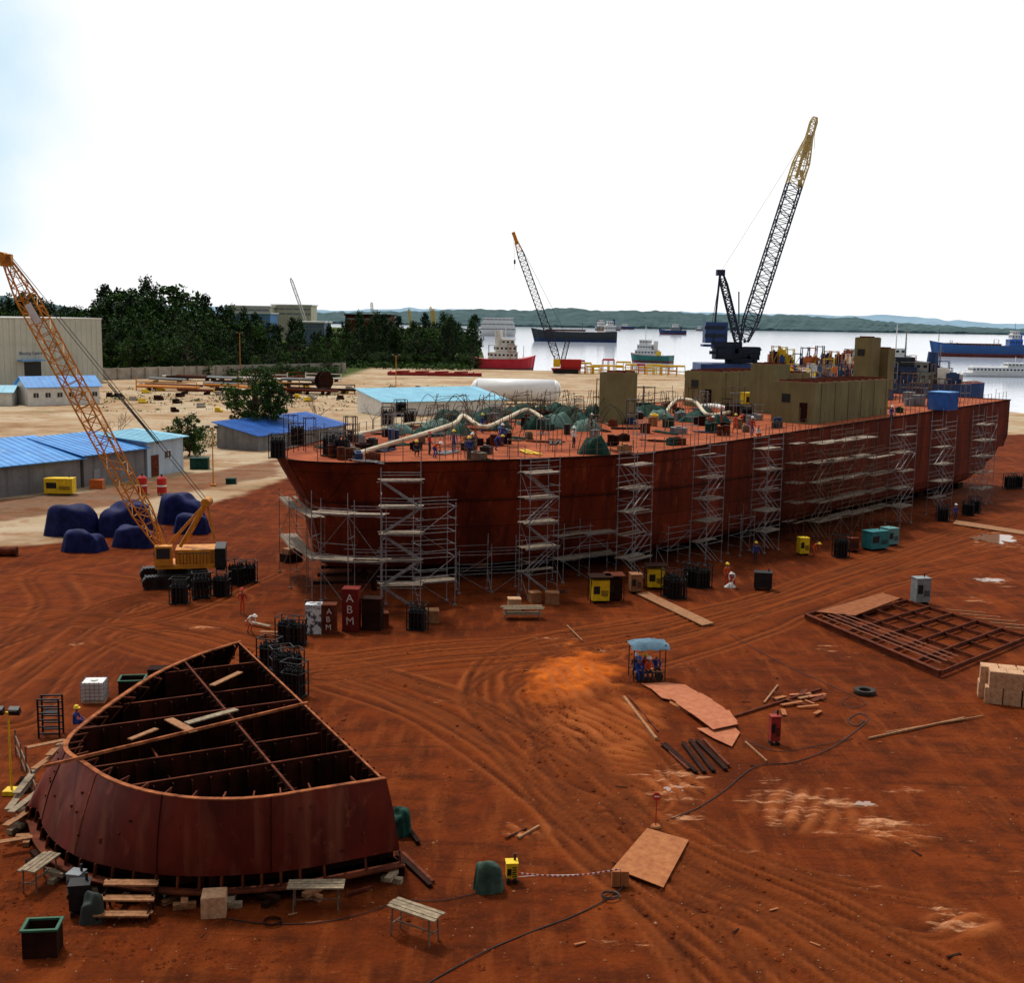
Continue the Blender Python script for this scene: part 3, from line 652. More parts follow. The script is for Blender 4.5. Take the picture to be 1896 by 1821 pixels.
singlebeam(G(80,1420,3.98),G(570,1302,4.05),.11,.11,"steel_tube",edgem,"long rusty steel tube laid across the block","tube")
singlebeam(G(345,1340,4.0),G(438,1314,4.02),.35,.05,"plank",woodg,"grey plank laid across the block top","plank","planks on the hull block")
singlebeam(G(312,1332,4.0),G(358,1356,4.0),.4,.05,"plank",wood,"orange-brown board on the block top","plank","planks on the hull block")
singlebeam(G(392,1270,3.9),G(445,1245,3.9),.3,.05,"plank",wood,"brown board on the block top","plank","planks on the hull block")
singlebeam(G(240,1370,3.95),G(290,1350,3.95),.25,.05,"plank",wood,"brown board on the block top","plank","planks on the hull block")
# ---------------- generic props ----------------
def person_mesh(pose):
    J={}
    def j(k,p,r,par): J[k]=(Vector(p),r,par)
    if pose=='stand' or pose=='walk':
        st=.22 if pose=='walk' else .0
        j('pel',(0,0,.95),(.13,.1),None); j('sp',(0,0,1.15),(.125,.095),'pel'); j('ch',(0,-.01,1.36),(.155,.11),'sp'); j('nk',(0,0,1.49),(.055,.055),'ch'); j('hb',(0,-.015,1.57),(.075,.085),'nk'); j('ht',(0,-.015,1.68),(.08,.09),'hb')
        for s_,c in((-1,'L'),(1,'R')):
            k=st*s_; j('hp'+c,(.09*s_,0,.9),(.09,.09),'pel'); j('kn'+c,(.10*s_,-.04-k*.7,.5),(.062,.065),'hp'+c); j('an'+c,(.10*s_,.03-k*1.1,.09),(.045,.045),'kn'+c); j('to'+c,(.115*s_,-.15-k*1.1,.04),(.04,.032),'an'+c)
            j('sh'+c,(.19*s_,0,1.42),(.06,.06),'ch'); j('el'+c,(.27*s_,.03+k*.5,1.14),(.046,.046),'sh'+c); j('wr'+c,(.27*s_,-.12+k*.6,.93),(.03,.032),'el'+c)
    elif pose=='bend':
        j('pel',(0,.1,.85),(.13,.1),None); j('sp',(0,-.05,1.0),(.125,.1),'pel'); j('ch',(0,-.25,1.1),(.155,.11),'sp'); j('nk',(0,-.37,1.13),(.055,.055),'ch'); j('hb',(0,-.45,1.12),(.075,.085),'nk'); j('ht',(0,-.55,1.14),(.08,.09),'hb')
        for s_,c in((-1,'L'),(1,'R')):
            j('hp'+c,(.1*s_,.08,.82),(.09,.09),'pel'); j('kn'+c,(.14*s_,-.12,.47),(.062,.065),'hp'+c); j('an'+c,(.13*s_,.05,.09),(.045,.045),'kn'+c); j('to'+c,(.14*s_,-.13,.04),(.04,.032),'an'+c)
            j('sh'+c,(.19*s_,-.27,1.13),(.06,.06),'ch'); j('el'+c,(.22*s_,-.32,.85),(.046,.046),'sh'+c); j('wr'+c,(.14*s_,-.45,.63),(.03,.032),'el'+c)
    else:
        b_=.45 if pose=='sit' else .28
        j('pel',(0,0,b_+.1),(.14,.12),None); j('sp',(0,-.02,b_+.3),(.125,.1),'pel'); j('ch',(0,-.08,b_+.5),(.155,.11),'sp'); j('nk',(0,-.1,b_+.63),(.055,.055),'ch'); j('hb',(0,-.13,b_+.71),(.075,.085),'nk'); j('ht',(0,-.14,b_+.81),(.08,.09),'hb')
        kz=b_+.07 if pose=='sit' else .5
        for s_,c in((-1,'L'),(1,'R')):
            j('hp'+c,(.1*s_,-.03,b_+.06),(.09,.085),'pel'); j('kn'+c,(.15*s_,-.42,kz),(.062,.065),'hp'+c); ay=-.4 if pose=='sit' else -.15; j('an'+c,(.13*s_,ay,.09),(.045,.045),'kn'+c); j('to'+c,(.14*s_,ay-.18,.04),(.04,.032),'an'+c)
            j('sh'+c,(.19*s_,-.09,b_+.56),(.06,.06),'ch'); j('el'+c,(.25*s_,-.2,b_+.3),(.046,.046),'sh'+c); j('wr'+c,(.15*s_,-.42,b_+.25),(.03,.032),'el'+c)
    for s_,c in((-1,'L'),(1,'R')):
        wv=J['wr'+c][0]; d=(wv-J['el'+c][0]).normalized(); pm=wv+d*.07; j('pm'+c,pm,(.038,.022),'wr'+c)
        for k in range(4): j('f%d'%k+c,pm+d*(.085-.008*abs(k-1.3))+Vector((0,(k-1.5)*.022,0)),(.010,.010),'pm'+c)
        j('tb'+c,wv+d*.05+Vector((-.03*s_,-.05,0)),(.011,.011),'wr'+c)
    j('ns',J['hb'][0]+Vector((0,-.10,.03)),(.016,.016),'hb')
    keys=list(J); me=bpy.data.meshes.new('sk'); me.from_pydata([J[k][0] for k in keys],[(keys.index(J[k][2]),keys.index(k)) for k in keys if J[k][2]],[])
    o=bpy.data.objects.new('sk',me); COL.objects.link(o); md=o.modifiers.new('s','SKIN'); md.use_smooth_shade=True; md.branch_smoothing=.3
    sv=me.skin_vertices[0].data
    for i,k in enumerate(keys): sv[i].radius=J[k][1]; sv[i].use_root=(k=='pel')
    sb=o.modifiers.new('b','SUBSURF'); sb.levels=1; sb.render_levels=1
    dg=bpy.context.evaluated_depsgraph_get(); ev=o.evaluated_get(dg); out=bpy.data.meshes.new_from_object(ev); bpy.data.objects.remove(o)
    grp={'hb':0,'ht':0,'ns':0,'nk':0}
    for k in keys:
        if k[:2] in('pm','tb') or k[0]=='f': grp[k]=0
        elif k[:2] in('hp','kn'): grp[k]=2
        elif k[:2]=='an': grp[k]=2
        elif k[:2]=='to': grp[k]=3
        elif k=='pel': grp[k]=2
        elif k not in grp: grp[k]=1
    segs=[(J[J[k][2]][0],J[k][0],grp[k]) for k in keys if J[k][2]]
    for _ in range(4): out.materials.append(skin)
    for p in out.polygons:
        c=p.center; best=9;g=1
        for a,b_,gg in segs:
            d=b_-a; t=max(0,min(1,(c-a).dot(d)/max(1e-9,d.length_squared))); e=(c-a-d*t).length
            if e<best: best=e;g=gg
        p.material_index=g
    return out,J['ht'][0]
PM={k:person_mesh(k) for k in('stand','walk','bend','sit','crouch')}
hmb=MB()
for k in range(4):
    a0=k/4*math.pi/2; a1=(k+1)/4*math.pi/2
    hmb.cyl((0,0,.14*math.sin(a0)),(0,0,.14*math.sin(a1)),.135*math.cos(a0),max(.004,.135*math.cos(a1)),n=12,cap=(k==3))
hmb.cyl((0,-.03,-.012),(0,-.03,.004),.165,.15,n=12)
hmesh={}
for nm,mt in(('y',hely),('w',helw),('b',blueb),('r',red)):
    me=bpy.data.meshes.new("helmet"); me.from_pydata(hmb.v,[],hmb.f); me.materials.append(mt); hmesh[nm]=me
def person(loc,pose,shirt,trou,hel,rz,label):
    me,hp=PM[pose]; o=bpy.data.objects.new("person",me); COL.objects.link(o); o.location=loc; o.rotation_euler=(0,0,rz); o.scale=(1.04,1.04,1.04)
    for i,mt in enumerate((skin,shirt,trou,black)):
        o.material_slots[i].link='OBJECT'; o.material_slots[i].material=mt
    o["label"]=label; o["category"]="person"
    if hel:
        h_=bpy.data.objects.new("helmet",hmesh[hel]); COL.objects.link(h_); h_.parent=o; h_.location=hp+Vector((0,.01,.045))
    return o
def rack_proto(loc):
    e=T("gas_cylinder_rack","black steel gas cylinders standing in a lifting rack","gas cylinder rack",loc,R.uniform(-.4,.4),"gas cylinder racks")
    c=MB()
    for i in range(4):
        for j in range(3):
            x=-.42+.28*i;y=-.28+.28*j; hh=R.uniform(-.06,.06); c.cyl((x,y,.12),(x,y,1.42+hh),.115,n=9); c.cyl((x,y,1.42+hh),(x,y,1.56+hh),.115,.04,n=9); c.cyl((x,y,1.56+hh),(x,y,1.68+hh),.04,n=6)
    mk(c,"cylinder_bank",blackm,e,smooth=False)
    fr=MB()
    for x in(-.62,.62):
        for y in(-.46,.46): fr.beam((x,y,0),(x,y,1.9),.06)
    for zz in(.08,.7,1.3,1.88):
        for y in(-.46,.46): fr.beam((-.62,y,zz),(.62,y,zz),.05)
        for x in(-.62,.62): fr.beam((x,-.46,zz),(x,.46,zz),.05)
    fr.box((0,0,.06),(1.24,.92,.06)); mk(fr,"frame",black,e); return e
rk=rack_proto(G(333,1118))
for x,y in((372,1108),(410,1103),(438,1082),(460,1078),(532,1190),(549,1193),(773,1166),(1242,1105),(1256,1108),(1278,1085),(1300,1088),(500,1240),(522,1262),(545,1290),(540,1255),(1556,1032),(1868,906),(1884,905),(1792,955),(1804,950),(1745,965)):
    dup(rk,G(x,y),R.uniform(-.6,.6),(1,1,R.uniform(.9,1.12)))
for x,y in((515,846),(551,822),(612,842),(632,845),(718,786),(757,790),(1382,780),(742,770)):
    dup(rk,Pd(x,y),R.uniform(-.5,.5),label="black gas cylinder rack standing on the ship's deck")
def crate(loc,sx,sy,sz,rz,mt,label,cat="crate",name="crate",slats=True,group=None,rim=None,open_=False):
    mb=MB(); 
    if open_:
        t=.06
        mb.box((0,0,t/2),(sx,sy,t)); mb.box((0,-sy/2+t/2,sz/2+t/2),(sx,t,sz-t)); mb.box((0,sy/2-t/2,sz/2+t/2),(sx,t,sz-t)); mb.box((-sx/2+t/2,0,sz/2+t/2),(t,sy-2*t,sz-t)); mb.box((sx/2-t/2,0,sz/2+t/2),(t,sy-2*t,sz-t))
    else: mb.box((0,0,sz/2),(sx,sy,sz))
    if slats:
        for s_ in(-1,1):
            for x in(-sx/2+.06,sx/2-.06): mb.box((x,s_*(sy/2+.015),sz/2),(.1,.03,sz),m=0)
            for zz in(.06,sz-.06): mb.box((0,s_*(sy/2+.035),zz),(sx,.03,.1))
            mb.box((s_*(sx/2+.015),0,sz-.06),(.03,sy,.1)); mb.box((s_*(sx/2+.015),0,.06),(.03,sy,.1))
    elif not open_:
        mb.box((0,0,sz+.012),(sx*.96,sy*.96,.02)); 
        for s_ in(-1,1): mb.box((0,s_*(sy/2+.006),sz*.5),(sx*.97,.012,.02)); mb.box((s_*sx*.17,-(sy/2+.006),sz*.5),(.02,.012,sz*.95))
    if rim:
        for s_ in(-1,1): mb.box((0,s_*(sy/2),sz+.04),(sx+.1,.1,.07),m=1); mb.box((s_*(sx/2),0,sz+.04),(.1,sy-.1,.07),m=1)
    return mk(mb,name,[mt,rim or mt],loc=loc,rz=rz,label=label,cat=cat,group=group)
def text(txt,size,parent,loc,rot,mt):
    cu=bpy.data.curves.new("lettering",'FONT'); cu.body=txt; cu.size=size; cu.extrude=.004; cu.align_x='CENTER'; cu.align_y='CENTER'
    o=bpy.data.objects.new("t",cu); COL.objects.link(o); dg=bpy.context.evaluated_depsgraph_get(); me=bpy.data.meshes.new_from_object(o.evaluated_get(dg)); bpy.data.objects.remove(o)
    me.materials.clear(); me.materials.append(mt); q=bpy.data.objects.new("lettering",me); COL.objects.link(q); q.parent=parent; q.location=loc; q.rotation_euler=rot; return q
paintw=mat('worn_white_lettering',(.75,.72,.68),(.4,.3,.26),6,.8)
def abm(px,py,w,h,d,rz,letters,mt,label):
    e=crate(G(px,py),w,d,h,rz,mt,label,"steel box","steel_box",slats=True)
    for i,c in enumerate(letters): text(c,h/3.8,e,(R.uniform(-.04,.04),-d/2-.056,h*(.78-.27*i)),(math.pi/2,R.uniform(-.08,.08),0),paintw)
    return e
abm(610,1172,.95,2.0,.9,.05,"ABM",rust,"rusty steel box lettered ABM in white")
abm(651,1166,1.1,2.9,1.0,-.05,"ABM",mat('maroon_panel',(.17,.018,.012),spec=.1),"tall dark red steel box lettered ABM in white")
crate(G(582,1172),1.05,.9,2.0,.03,mat('chipped_white_panel',(.6,.63,.65),(.06,.06,.07),2.2,.7,lo=.45,hi=.52),"steel box with chipped white paint","steel box","steel_box")
crate(G(690,1165),1.3,1.0,2.2,-.1,rustd,"dark open steel cage box","steel box","steel_box")
crate(G(708,1160),.8,.9,1.0,.2,rust,"rusty low steel box","steel box","steel_box")
crate(G(800,1152),.9,.9,.9,.1,wood,"brown wooden crate beside the scaffold")
crate(G(952,1130),.9,.8,.9,.1,woodl,"pale wooden crate beside the scaffold"); crate(G(1022,1118),1.0,.8,.9,0,wood,"brown wooden crate at the tower foot")
crate(G(990,1115),.8,.8,.8,.3,wood,"brown wooden crate at the tower foot")
mb=MB()
for i in range(6): mb.box((R.uniform(-.1,.1),-.4+.16*i,.75+(i%2)*.05),(2.9,.14,.05),m=0)
for x in(-1.2,1.2):
    for y in(-.4,.4): mb.beam((x,y,0),(x,y,.72),.06,m=1)
for i in range(4): mb.box((0,-.3+.2*i,.35),(2.7,.14,.05),m=0)
mk(mb,"plank_stack",[woodg,galv],loc=G(967,1145),rz=.12,label="grey scaffold planks stacked on a low stand",cat="plank stack")
def machine(loc,sx,sy,sz,rz,mt,label,name="machine_cabinet",cat="machine",roof=None):
    e=T(name,label,cat,loc,rz)
    b_=MB(); b_.box((0,0,sz*.5+.1),(sx,sy,sz-.2)); b_.box((0,0,sz+.02),(sx+.05,sy+.05,.05)); mk(b_,"housing",mt,e)
    p=MB()
    for k in range(5): p.box((sx*.22,-sy/2-.012,sz*.35+k*.09),(sx*.4,.02,.04))
    p.box((-sx*.24,-sy/2-.012,sz*.6),(sx*.36,.02,sz*.35)); mk(p,"louvre_panel",black,e)
    s_=MB(); s_.box((-sx*.35,0,.07),(.12,sy+.1,.14)); s_.box((sx*.35,0,.07),(.12,sy+.1,.14)); s_.cyl((sx*.3,sy*.2,sz),(sx*.3,sy*.2,sz+.3),.05); mk(s_,"skid",black,e)
    if roof:
        r_=MB(); 
        for x in(-sx*.6,sx*.6):
            for y in(-sy*.6,sy*.6): r_.beam((x,y,0),(x,y,sz+.25),.06)
        r_.box((0,0,sz+.3),(sx*1.35,sy*1.4,.08)); mk(r_,"cage_roof",roof,e)
    return e
machine(G(1110,1115),1.3,1.1,1.7,.1,yelb,"bright yellow welding machine under a rusty cage roof",roof=rustd)
machine(G(1136,1112),1.1,1.0,1.7,.1,rustd,"dark rusty machine cage",roof=rust)
machine(G(1213,1090),1.3,1.1,1.6,0,yelb,"bright yellow machine under a rusty roof",roof=rustd)
machine(G(1486,1028),.9,.8,1.6,.2,yelb,"yellow machine cabinet beside the hull")
machine(G(1176,1098),.9,1.0,1.5,.1,wood,"rusty orange cabinet beside scaffold")
machine(G(1620,1018),2.2,1.3,1.8,.45,tealb,"teal diesel generator on skids",name="generator",cat="generator")
machine(G(1645,1010),1.3,1.3,1.7,.45,mat('pale_teal',(.12,.3,.3)),"pale teal generator on skids",name="generator",cat="generator")
machine(G(1577,1022),.9,.9,1.3,.3,rust,"rusty cabinet near the cylinders")
machine(G(1412,1092),1.4,1.0,1.4,-.2,black,"black portable generator with a wheel",name="generator",cat="generator")
machine(G(1703,1118),1.15,.9,2.0,.2,greyp,"tall grey steel cabinet standing in the mud",name="steel_cabinet",cat="cabinet")
machine(G(1433,1378),.5,.4,1.45,.1,mat('dull_red_cabinet',(.36,.03,.02),(.2,.02,.015),3),"small red electrical cabinet on the ground",name="electrical_cabinet",cat="cabinet")
machine(G(112,916),3.2,1.5,1.9,.05,yelb,"yellow diesel generator near the grey shed",name="generator",cat="generator")
crate(G(180,905),1.5,1.2,1.1,.1,orange,"orange steel box near the grey shed","steel box","steel_box")
for x,y in((264,915),(300,916)):
    e=T("red_tank","upright red steel tank with white band","tank",G(x,y),0,"upright red tanks")
    q=MB(); q.cyl((0,0,.2),(0,0,1.9),.55,n=16); q.cyl((0,0,1.9),(0,0,2.15),.55,.3,n=16); mk(q,"vessel",red,e,smooth=False)
    q=MB(); q.cyl((0,0,.95),(0,0,1.15),.565,n=16,cap=False); mk(q,"band",white,e)
    q=MB(); [q.box((.45*math.cos(a),.45*math.sin(a),.12),(.1,.1,.24)) for a in(0,1.57,3.14,4.71)]; q.cyl((0,0,2.15),(0,0,2.4),.12); mk(q,"foot",black,e)
crate(G(370,868),2.4,1.6,1.5,.1,teal,"dark green container box by the pale wall","steel box","steel_box")
crate(G(428,896),1.2,1.0,.7,.1,teal,"small green steel box on the sand","steel box","steel_box")
for i in range(3):
    for j in range(2):
        for k in range(2):
            p=G(1838,1300)+Vector((i*.93+(k*.06),j*.98-i*.3,k*.93)); 
            if (i,j,k)==(0,0,1): p.x+=.12
            crate(p,.92,.92,.9,-.3+R.uniform(-.07,.07),woodl,"pale wooden box stacked with others on the mud","crate",group="stacked pale wooden boxes",slats=False)
# ---------------- crawler crane ----------------
def lattice(mb,A,B,w0,wm,w1,nb,r,taper=.15,m=0,ref=None,m2=None,split=2.0):
    A=Vector(A);B=Vector(B);d=(B-A).normalized(); q=ref or Vector((0,0,1))
    x=d.cross(q).normalized(); y=d.cross(x).normalized(); L=(B-A).length; prev=None
    for i in range(nb+1):
        t=i/nb; ww=w0+(wm-w0)*min(1,t/taper) if t<taper else (w1+(wm-w1)*min(1,(1-t)/taper) if t>1-taper else wm)
        c=[A+d*(L*t)+x*(ww/2*a)+y*(ww/2*b_) for a,b_ in((-1,-1),(1,-1),(1,1),(-1,1))]; mm=(m2 if (m2 is not None and t>split) else m)
        if prev:
            for k in range(4):
                mb.cyl(prev[k],c[k],r,n=5,m=mm,cap=False); k2=(k+1)%4
                mb.cyl(prev[k] if i%2 else prev[k2],c[k2] if i%2 else c[k],r*.6,n=4,m=mm,cap=False); mb.cyl(c[k],c[k2],r*.55,n=4,m=mm,cap=False)
        prev=c
cl=G(325,1080)
crane=T("crawler_crane","yellow crawler crane with lattice boom on red mud","crane",cl,0)
def tracks_(par,L,W,gap,hh):
    for s_ in(-1,1):
        q=MB(); y0=s_*gap; nseg=9
        out=[]
        for k in range(nseg): a=math.pi/2+math.pi*k/(nseg-1); out.append((-L/2+hh/2+math.cos(a)*hh/2,hh/2+math.sin(a)*hh/2))
        for k in range(nseg): a=-math.pi/2+math.pi*k/(nseg-1); out.append((L/2-hh/2+math.cos(a)*hh/2,hh/2+math.sin(a)*hh/2))
        n_=len(out); q.add([(x,y0-W/2,zz) for x,zz in out]+[(x,y0+W/2,zz) for x,zz in out],[(i,(i+1)%n_,n_+(i+1)%n_,n_+i) for i in range(n_)]+[tuple(range(n_)),tuple(range(2*n_-1,n_-1,-1))])
        for k in range(int(L/.25)): q.box((-L/2+.3+k*.25,y0,hh+.02),(.12,W+.04,.06)); q.box((-L/2+.3+k*.25,y0,.02),(.12,W+.04,.06))
        o=mk(q,"crawler_track",black,par)
        q=MB()
        for k in range(6): q.cyl((-L/2+hh/2+k*(L-hh)/5,y0-W/2-.03,hh/2),(-L/2+hh/2+k*(L-hh)/5,y0+W/2+.03,hh/2),hh*.3,n=10)
        mk(q,"roller",rustd,o)
tre=T("undercarriage",None,None,(0,0,0),.35); tre.parent=crane; tracks_(tre,5.2,.8,1.7,1.0)
q=MB(); q.box((0,0,.75),(2.6,2.8,.5)); q.cyl((0,0,1.0),(0,0,1.3),.9,n=16); mk(q,"turntable",rustd,tre)
up=T("superstructure",None,None,(0,0,1.3),.2); up.parent=crane
q=MB(); q.box((.9,0,.25),(4.6,2.7,.3)); q.box((1.6,.2,.95),(3.0,2.3,1.1)); q.box((1.5,-.98,.9),(2.6,.1,.9)); mk(q,"machinery_house",yel,up)
q=MB(); q.box((3.5,0,.9),(.8,2.9,1.5)); q.box((3.5,0,.05),(.7,2.6,.3)); mk(q,"counterweight",black,up)
q=MB(); q.box((-.75,-1.0,1.15),(1.3,.95,1.5)); mk(q,"cab",yel,up)
q=MB(); q.box((-1.41,-1.0,1.3),(.04,.8,1.0)); q.box((-.75,-1.49,1.35),(1.0,.04,.8)); mk(q,"cab_window",glass,up)
q=MB()
for k in range(9): q.box((.5+k*.25,-1.5,.9),(.04,.04,.9))
q.box((1.5,-1.5,1.35),(2.4,.04,.06)); mk(q,"louvre",black,up)
Yc=cl.y
foot=D(298,1012,Yc)-cl; tip=D(12,482,Yc-1)-cl; mast=D(383,930,Yc+.5)-cl; mfoot=D(338,1010,Yc)-cl
q=MB(); lattice(q,foot,tip,.5,1.25,.5,24,.07,.12,ref=Vector((0,1,0))); mk(q,"boom",yel,crane)
q=MB(); q.box(tip,(.8,.6,.9),rz=.1); q.cyl(tip+Vector((-.3,-.4,.2)),tip+Vector((-.3,.4,.2)),.4,n=14); mk(q,"boom_head",yel,crane)
q=MB()
for s_ in(-.7,.7): q.beam(mfoot+Vector((0,s_,0)),mast+Vector((0,s_*.6,0)),.24); q.beam(foot+Vector((.5,s_,0)),mast+Vector((0,s_*.6,0)),.12)
for t in(.3,.6,.95): p=mfoot.lerp(mast,t); q.beam(p+Vector((0,-.7,0)),p+Vector((0,.7,0)),.15)
q.beam(D(398,1000,Yc)-cl,mast,.16); q.cyl(mast+Vector((0,-.6,0)),mast+Vector((0,.6,0)),.35,n=12); mk(q,"gantry_mast",yel,crane)
q=MB()
for s_ in(-.4,.4): q.cyl(mast+Vector((0,s_,0)),tip+Vector((.2,s_,.3)),.03,n=4,cap=False)
for s_ in(-.2,.2): q.cyl(mast.lerp(tip,.25)+Vector((0,s_,0)),mast.lerp(tip,.5)+Vector((0,s_,0)),.05,n=4)
q.cyl(foot+Vector((.3,0,1)),tip+Vector((-.1,0,.3)),.03,n=4); mk(q,"pendant_rope",rope,crane)
q=MB(); p=foot.lerp(tip,.82); q.box(p+Vector((.1,-.68,0)),(.5,.04,1.6),ry=-.5); mk(q,"sign_panel",white,crane)
# ---------------- covers ----------------
def lump(loc,w_,d_,h_,rz,mt,label,name="tarpaulin_cover",cat="tarpaulin",seed=0,group=None,mode='tent'):
    rs=random.Random(seed); mb=MB(); NR=14;NA=44; ph=[rs.uniform(0,6.28) for _ in range(6)]
    pk=[(rs.uniform(-.32,.32),rs.uniform(-.25,.25),rs.uniform(.75,1),rs.uniform(.35,.6)) for _ in range(4 if mode=='tent' else 2)]
    fr_=rs.randint(9,14)
    for i in range(NR+1):
        t=i/NR
        for k in range(NA):
            a=2*math.pi*k/NA; ex=4 if mode=='box' else 3; rr_=(abs(math.cos(a))**ex+abs(math.sin(a))**ex)**(-1/ex)
            tt=t if mode!='box' else (t/.7*.82 if t<.7 else .82+.18*(t-.7)/.3)
            wob=1+(.05 if mode=='box' else .13)*t*(math.sin(3*a+ph[0])+.5*math.sin(5*a+ph[1]))
            crease=(.04 if mode=='box' else .05)*math.sin(fr_*a+ph[2])*max(0,t-.4)/.6
            x=.5*rr_*tt*wob*(1+crease*1.5)*math.cos(a); y=.5*rr_*tt*wob*(1+crease*1.5)*math.sin(a)
            if mode=='box':
                top=1-.22*float(sstep(-.08,.16,x*math.cos(ph[3])+y*math.sin(ph[3])-.05))+.06*math.sin(7*x+ph[4])*math.cos(9*y+ph[5])-.22*(tt/.9)**4
                zz=h_*top*(1 if t<.7 else 1-.97*((t-.7)/.3)**1.1)
            else:
                top=max(p[2]*max(0,1-math.hypot(x-p[0],y-p[1])/p[3]) for p in pk); base_=.42*(1-t**4)
                zz=h_*(base_+.58*top*(1-t**3)); zz*=1+.10*math.sin(fr_*a+ph[2])*t
            if i==NR: zz=0
            mb.v.append((x*w_,y*d_,max(0,float(zz))))
    for i in range(NR):
        for k in range(NA): mb.f.append((i*NA+k,(i+1)*NA+k,(i+1)*NA+(k+1)%NA,i*NA+(k+1)%NA)); mb.m.append(0)
    return mk(mb,name,[mt,black],loc=loc,rz=rz,smooth=True,label=label,cat=cat,group=group)
k=0
for x,y,w_,h_,d_ in((135,990,4.6,2.9,3.0),(155,1020,3.4,1.9,2.2),(232,990,4.6,3.2,3.0),(250,1012,3.4,1.9,2.0),(338,968,4.2,3.0,3.0),(356,987,3.0,1.9,2.0)):
    k+=1; lump(G(x,y),w_*1.12,d_,h_,R.uniform(-.12,.12),navy,"bulky machine wrapped in dark navy tarpaulin with tied folds",seed=k,group="navy tarpaulin covered machines",mode='box')
mb=MB(); mb.cyl((-6,0,.4),(3,.8,.4),.4,n=16); mk(mb,"steel_pipe",rust,loc=G(-40,1032),label="large rusty steel pipe lying on the ground",cat="pipe")
# ---------------- buildings ----------------
def bldg(p0,p1,depth,h,roofh,wm_,rm,name,label,over=.6,gable='mono',wins=(),doors=(),winm=glass):
    p0=Vector((p0[0],p0[1],0));p1=Vector((p1[0],p1[1],0)); L=(p1-p0).length; rz=math.atan2(p1.y-p0.y,p1.x-p0.x)
    e=T(name,label,"building",p0,rz)
    q=MB(); q.box((L/2,depth/2,h/2),(L,depth,h))
    if gable=='gable': q.add([(0,0,h),(0,depth,h),(0,depth/2,h+roofh),(L,0,h),(L,depth,h),(L,depth/2,h+roofh)],[(0,2,1),(3,4,5)])
    if gable=='mono': q.add([(0,0,h),(0,depth,h),(0,depth,h+roofh),(L,0,h),(L,depth,h),(L,depth,h+roofh)],[(0,2,1),(3,4,5),(1,2,5,4)])
    mk(q,"wall",wm_,e)
    q=MB(); t=.12
    if gable=='gable':
        for s_ in(0,1):
            y0=-over if s_==0 else depth+over; z0=h-over*roofh/(depth/2)+.03
            a=[(-over,y0,z0),(L+over,y0,z0),(L+over,depth/2,h+roofh+.03),(-over,depth/2,h+roofh+.03)]; q.add(a+[(x,y,zz+t) for x,y,zz in a],[(0,1,2,3),(4,5,6,7),(0,1,5,4),(0,3,7,4),(1,2,6,5)])
            for k in range(int(L/1.2)): x=k*1.2; q.beam((x,y0,z0+t+.02),(x,depth/2,h+roofh+t+.05),.06,.05)
    elif gable=='mono':
        a=[(-over,-over,h-over*roofh/depth+.03),(L+over,-over,h-over*roofh/depth+.03),(L+over,depth+over,h+roofh+.08),(-over,depth+over,h+roofh+.08)]; q.add(a+[(x,y,zz+t) for x,y,zz in a],[(0,1,2,3),(4,5,6,7),(0,1,5,4),(0,3,7,4),(1,2,6,5),(2,3,7,6)])
        for k in range(int(L/1.0)): x=k*1.0; q.beam((x,-over,h-over*roofh/depth+.03+t+.02),(x,depth+over,h+roofh+.08+t+.02),.06,.05)
    else:
        q.box((L/2,depth/2,h+.15),(L+.4,depth+.4,.3))
    mk(q,"roof",rm,e)
    for x,zz,w_,hh in wins:
        q=MB(); q.box((x,-.03,zz),(w_,.06,hh)); o=mk(q,"window",winm,e); q=MB(); q.box((x,-.07,zz+hh/2),(w_+.1,.04,.08)); q.box((x,-.07,zz-hh/2),(w_+.1,.06,.08)); q.box((x,-.07,zz),(.07,.04,hh-.1)); mk(q,"frame",white,o)
    for x,w_,hh,dm in doors:
        q=MB(); q.box((x,-.03,hh/2),(w_,.06,hh)); mk(q,"door",dm,e)
    return e
a0=G(-120,938);a2=G(150,904);a3=G(268,886);a4=G(340,872)
bldg(a0,a2,9,3.6,1.9,wallg,blueroof,"shed","long grey workshop shed with bright blue sheet roof",wins=())
bldg(a2+Vector((.3,.3,0)),a3,8,3.9,1.5,wallg,blueroof,"shed","grey shed section with blue sheet roof",doors=((2,1,2.1,greyp),))
bldg(a3+Vector((.3,.3,0)),a4,7,4.6,.6,wallb,blueroofl,"shed","small pale blue walled building with rusty door",doors=((1.6,1.6,2.8,rust),),wins=((4.5,2.6,1.2,1.0),))
sh0=G(-160,722);sh1=G(191,706)
sh=bldg((sh0.x,sh0.y),(sh1.x,sh1.y),26,18.8,1,wallm,white,"warehouse","large pale grey-green industrial hall with open dark door",gable='flat')
Ls=(sh1-sh0).length
q=MB(); q.box((Ls-25.0,-.06,3.2),(5.6,.1,6.4)); mk(q,"door",black,sh)
q=MB(); [q.box((x,-.03,9.4),(.10,.05,18.6)) for x in np.arange(1,Ls,1.9)]; q.box((Ls/2,-.06,11.5),(Ls,.06,.2)); mk(q,"cladding_rib",wallm,sh)
text("Blasting Centre",1.25,sh,(Ls-25.5,-.2,8.9),(math.pi/2,0,0),blueh)
q=MB(); q.box((Ls-26,-1.0,6.9),(8,2,.3)); mk(q,"canopy",blueroof,sh)
b0=G(-60,752);b1=G(22,752);b1b=G(52,752);b2=G(185,748)
bldg(b0,b1,9,3.0,1.2,white,blueroofl,"site_office","low white building with pale roof",gable='gable',wins=((4,2,1,1),))
bldg((b1b.x,b1b.y),b2,9,4.2,2.0,white,blueroof,"site_office","white site office with blue roof and small windows",gable='gable',wins=tuple((1.8+2.6*i,2.3,1.1,1.1) for i in range(6)))
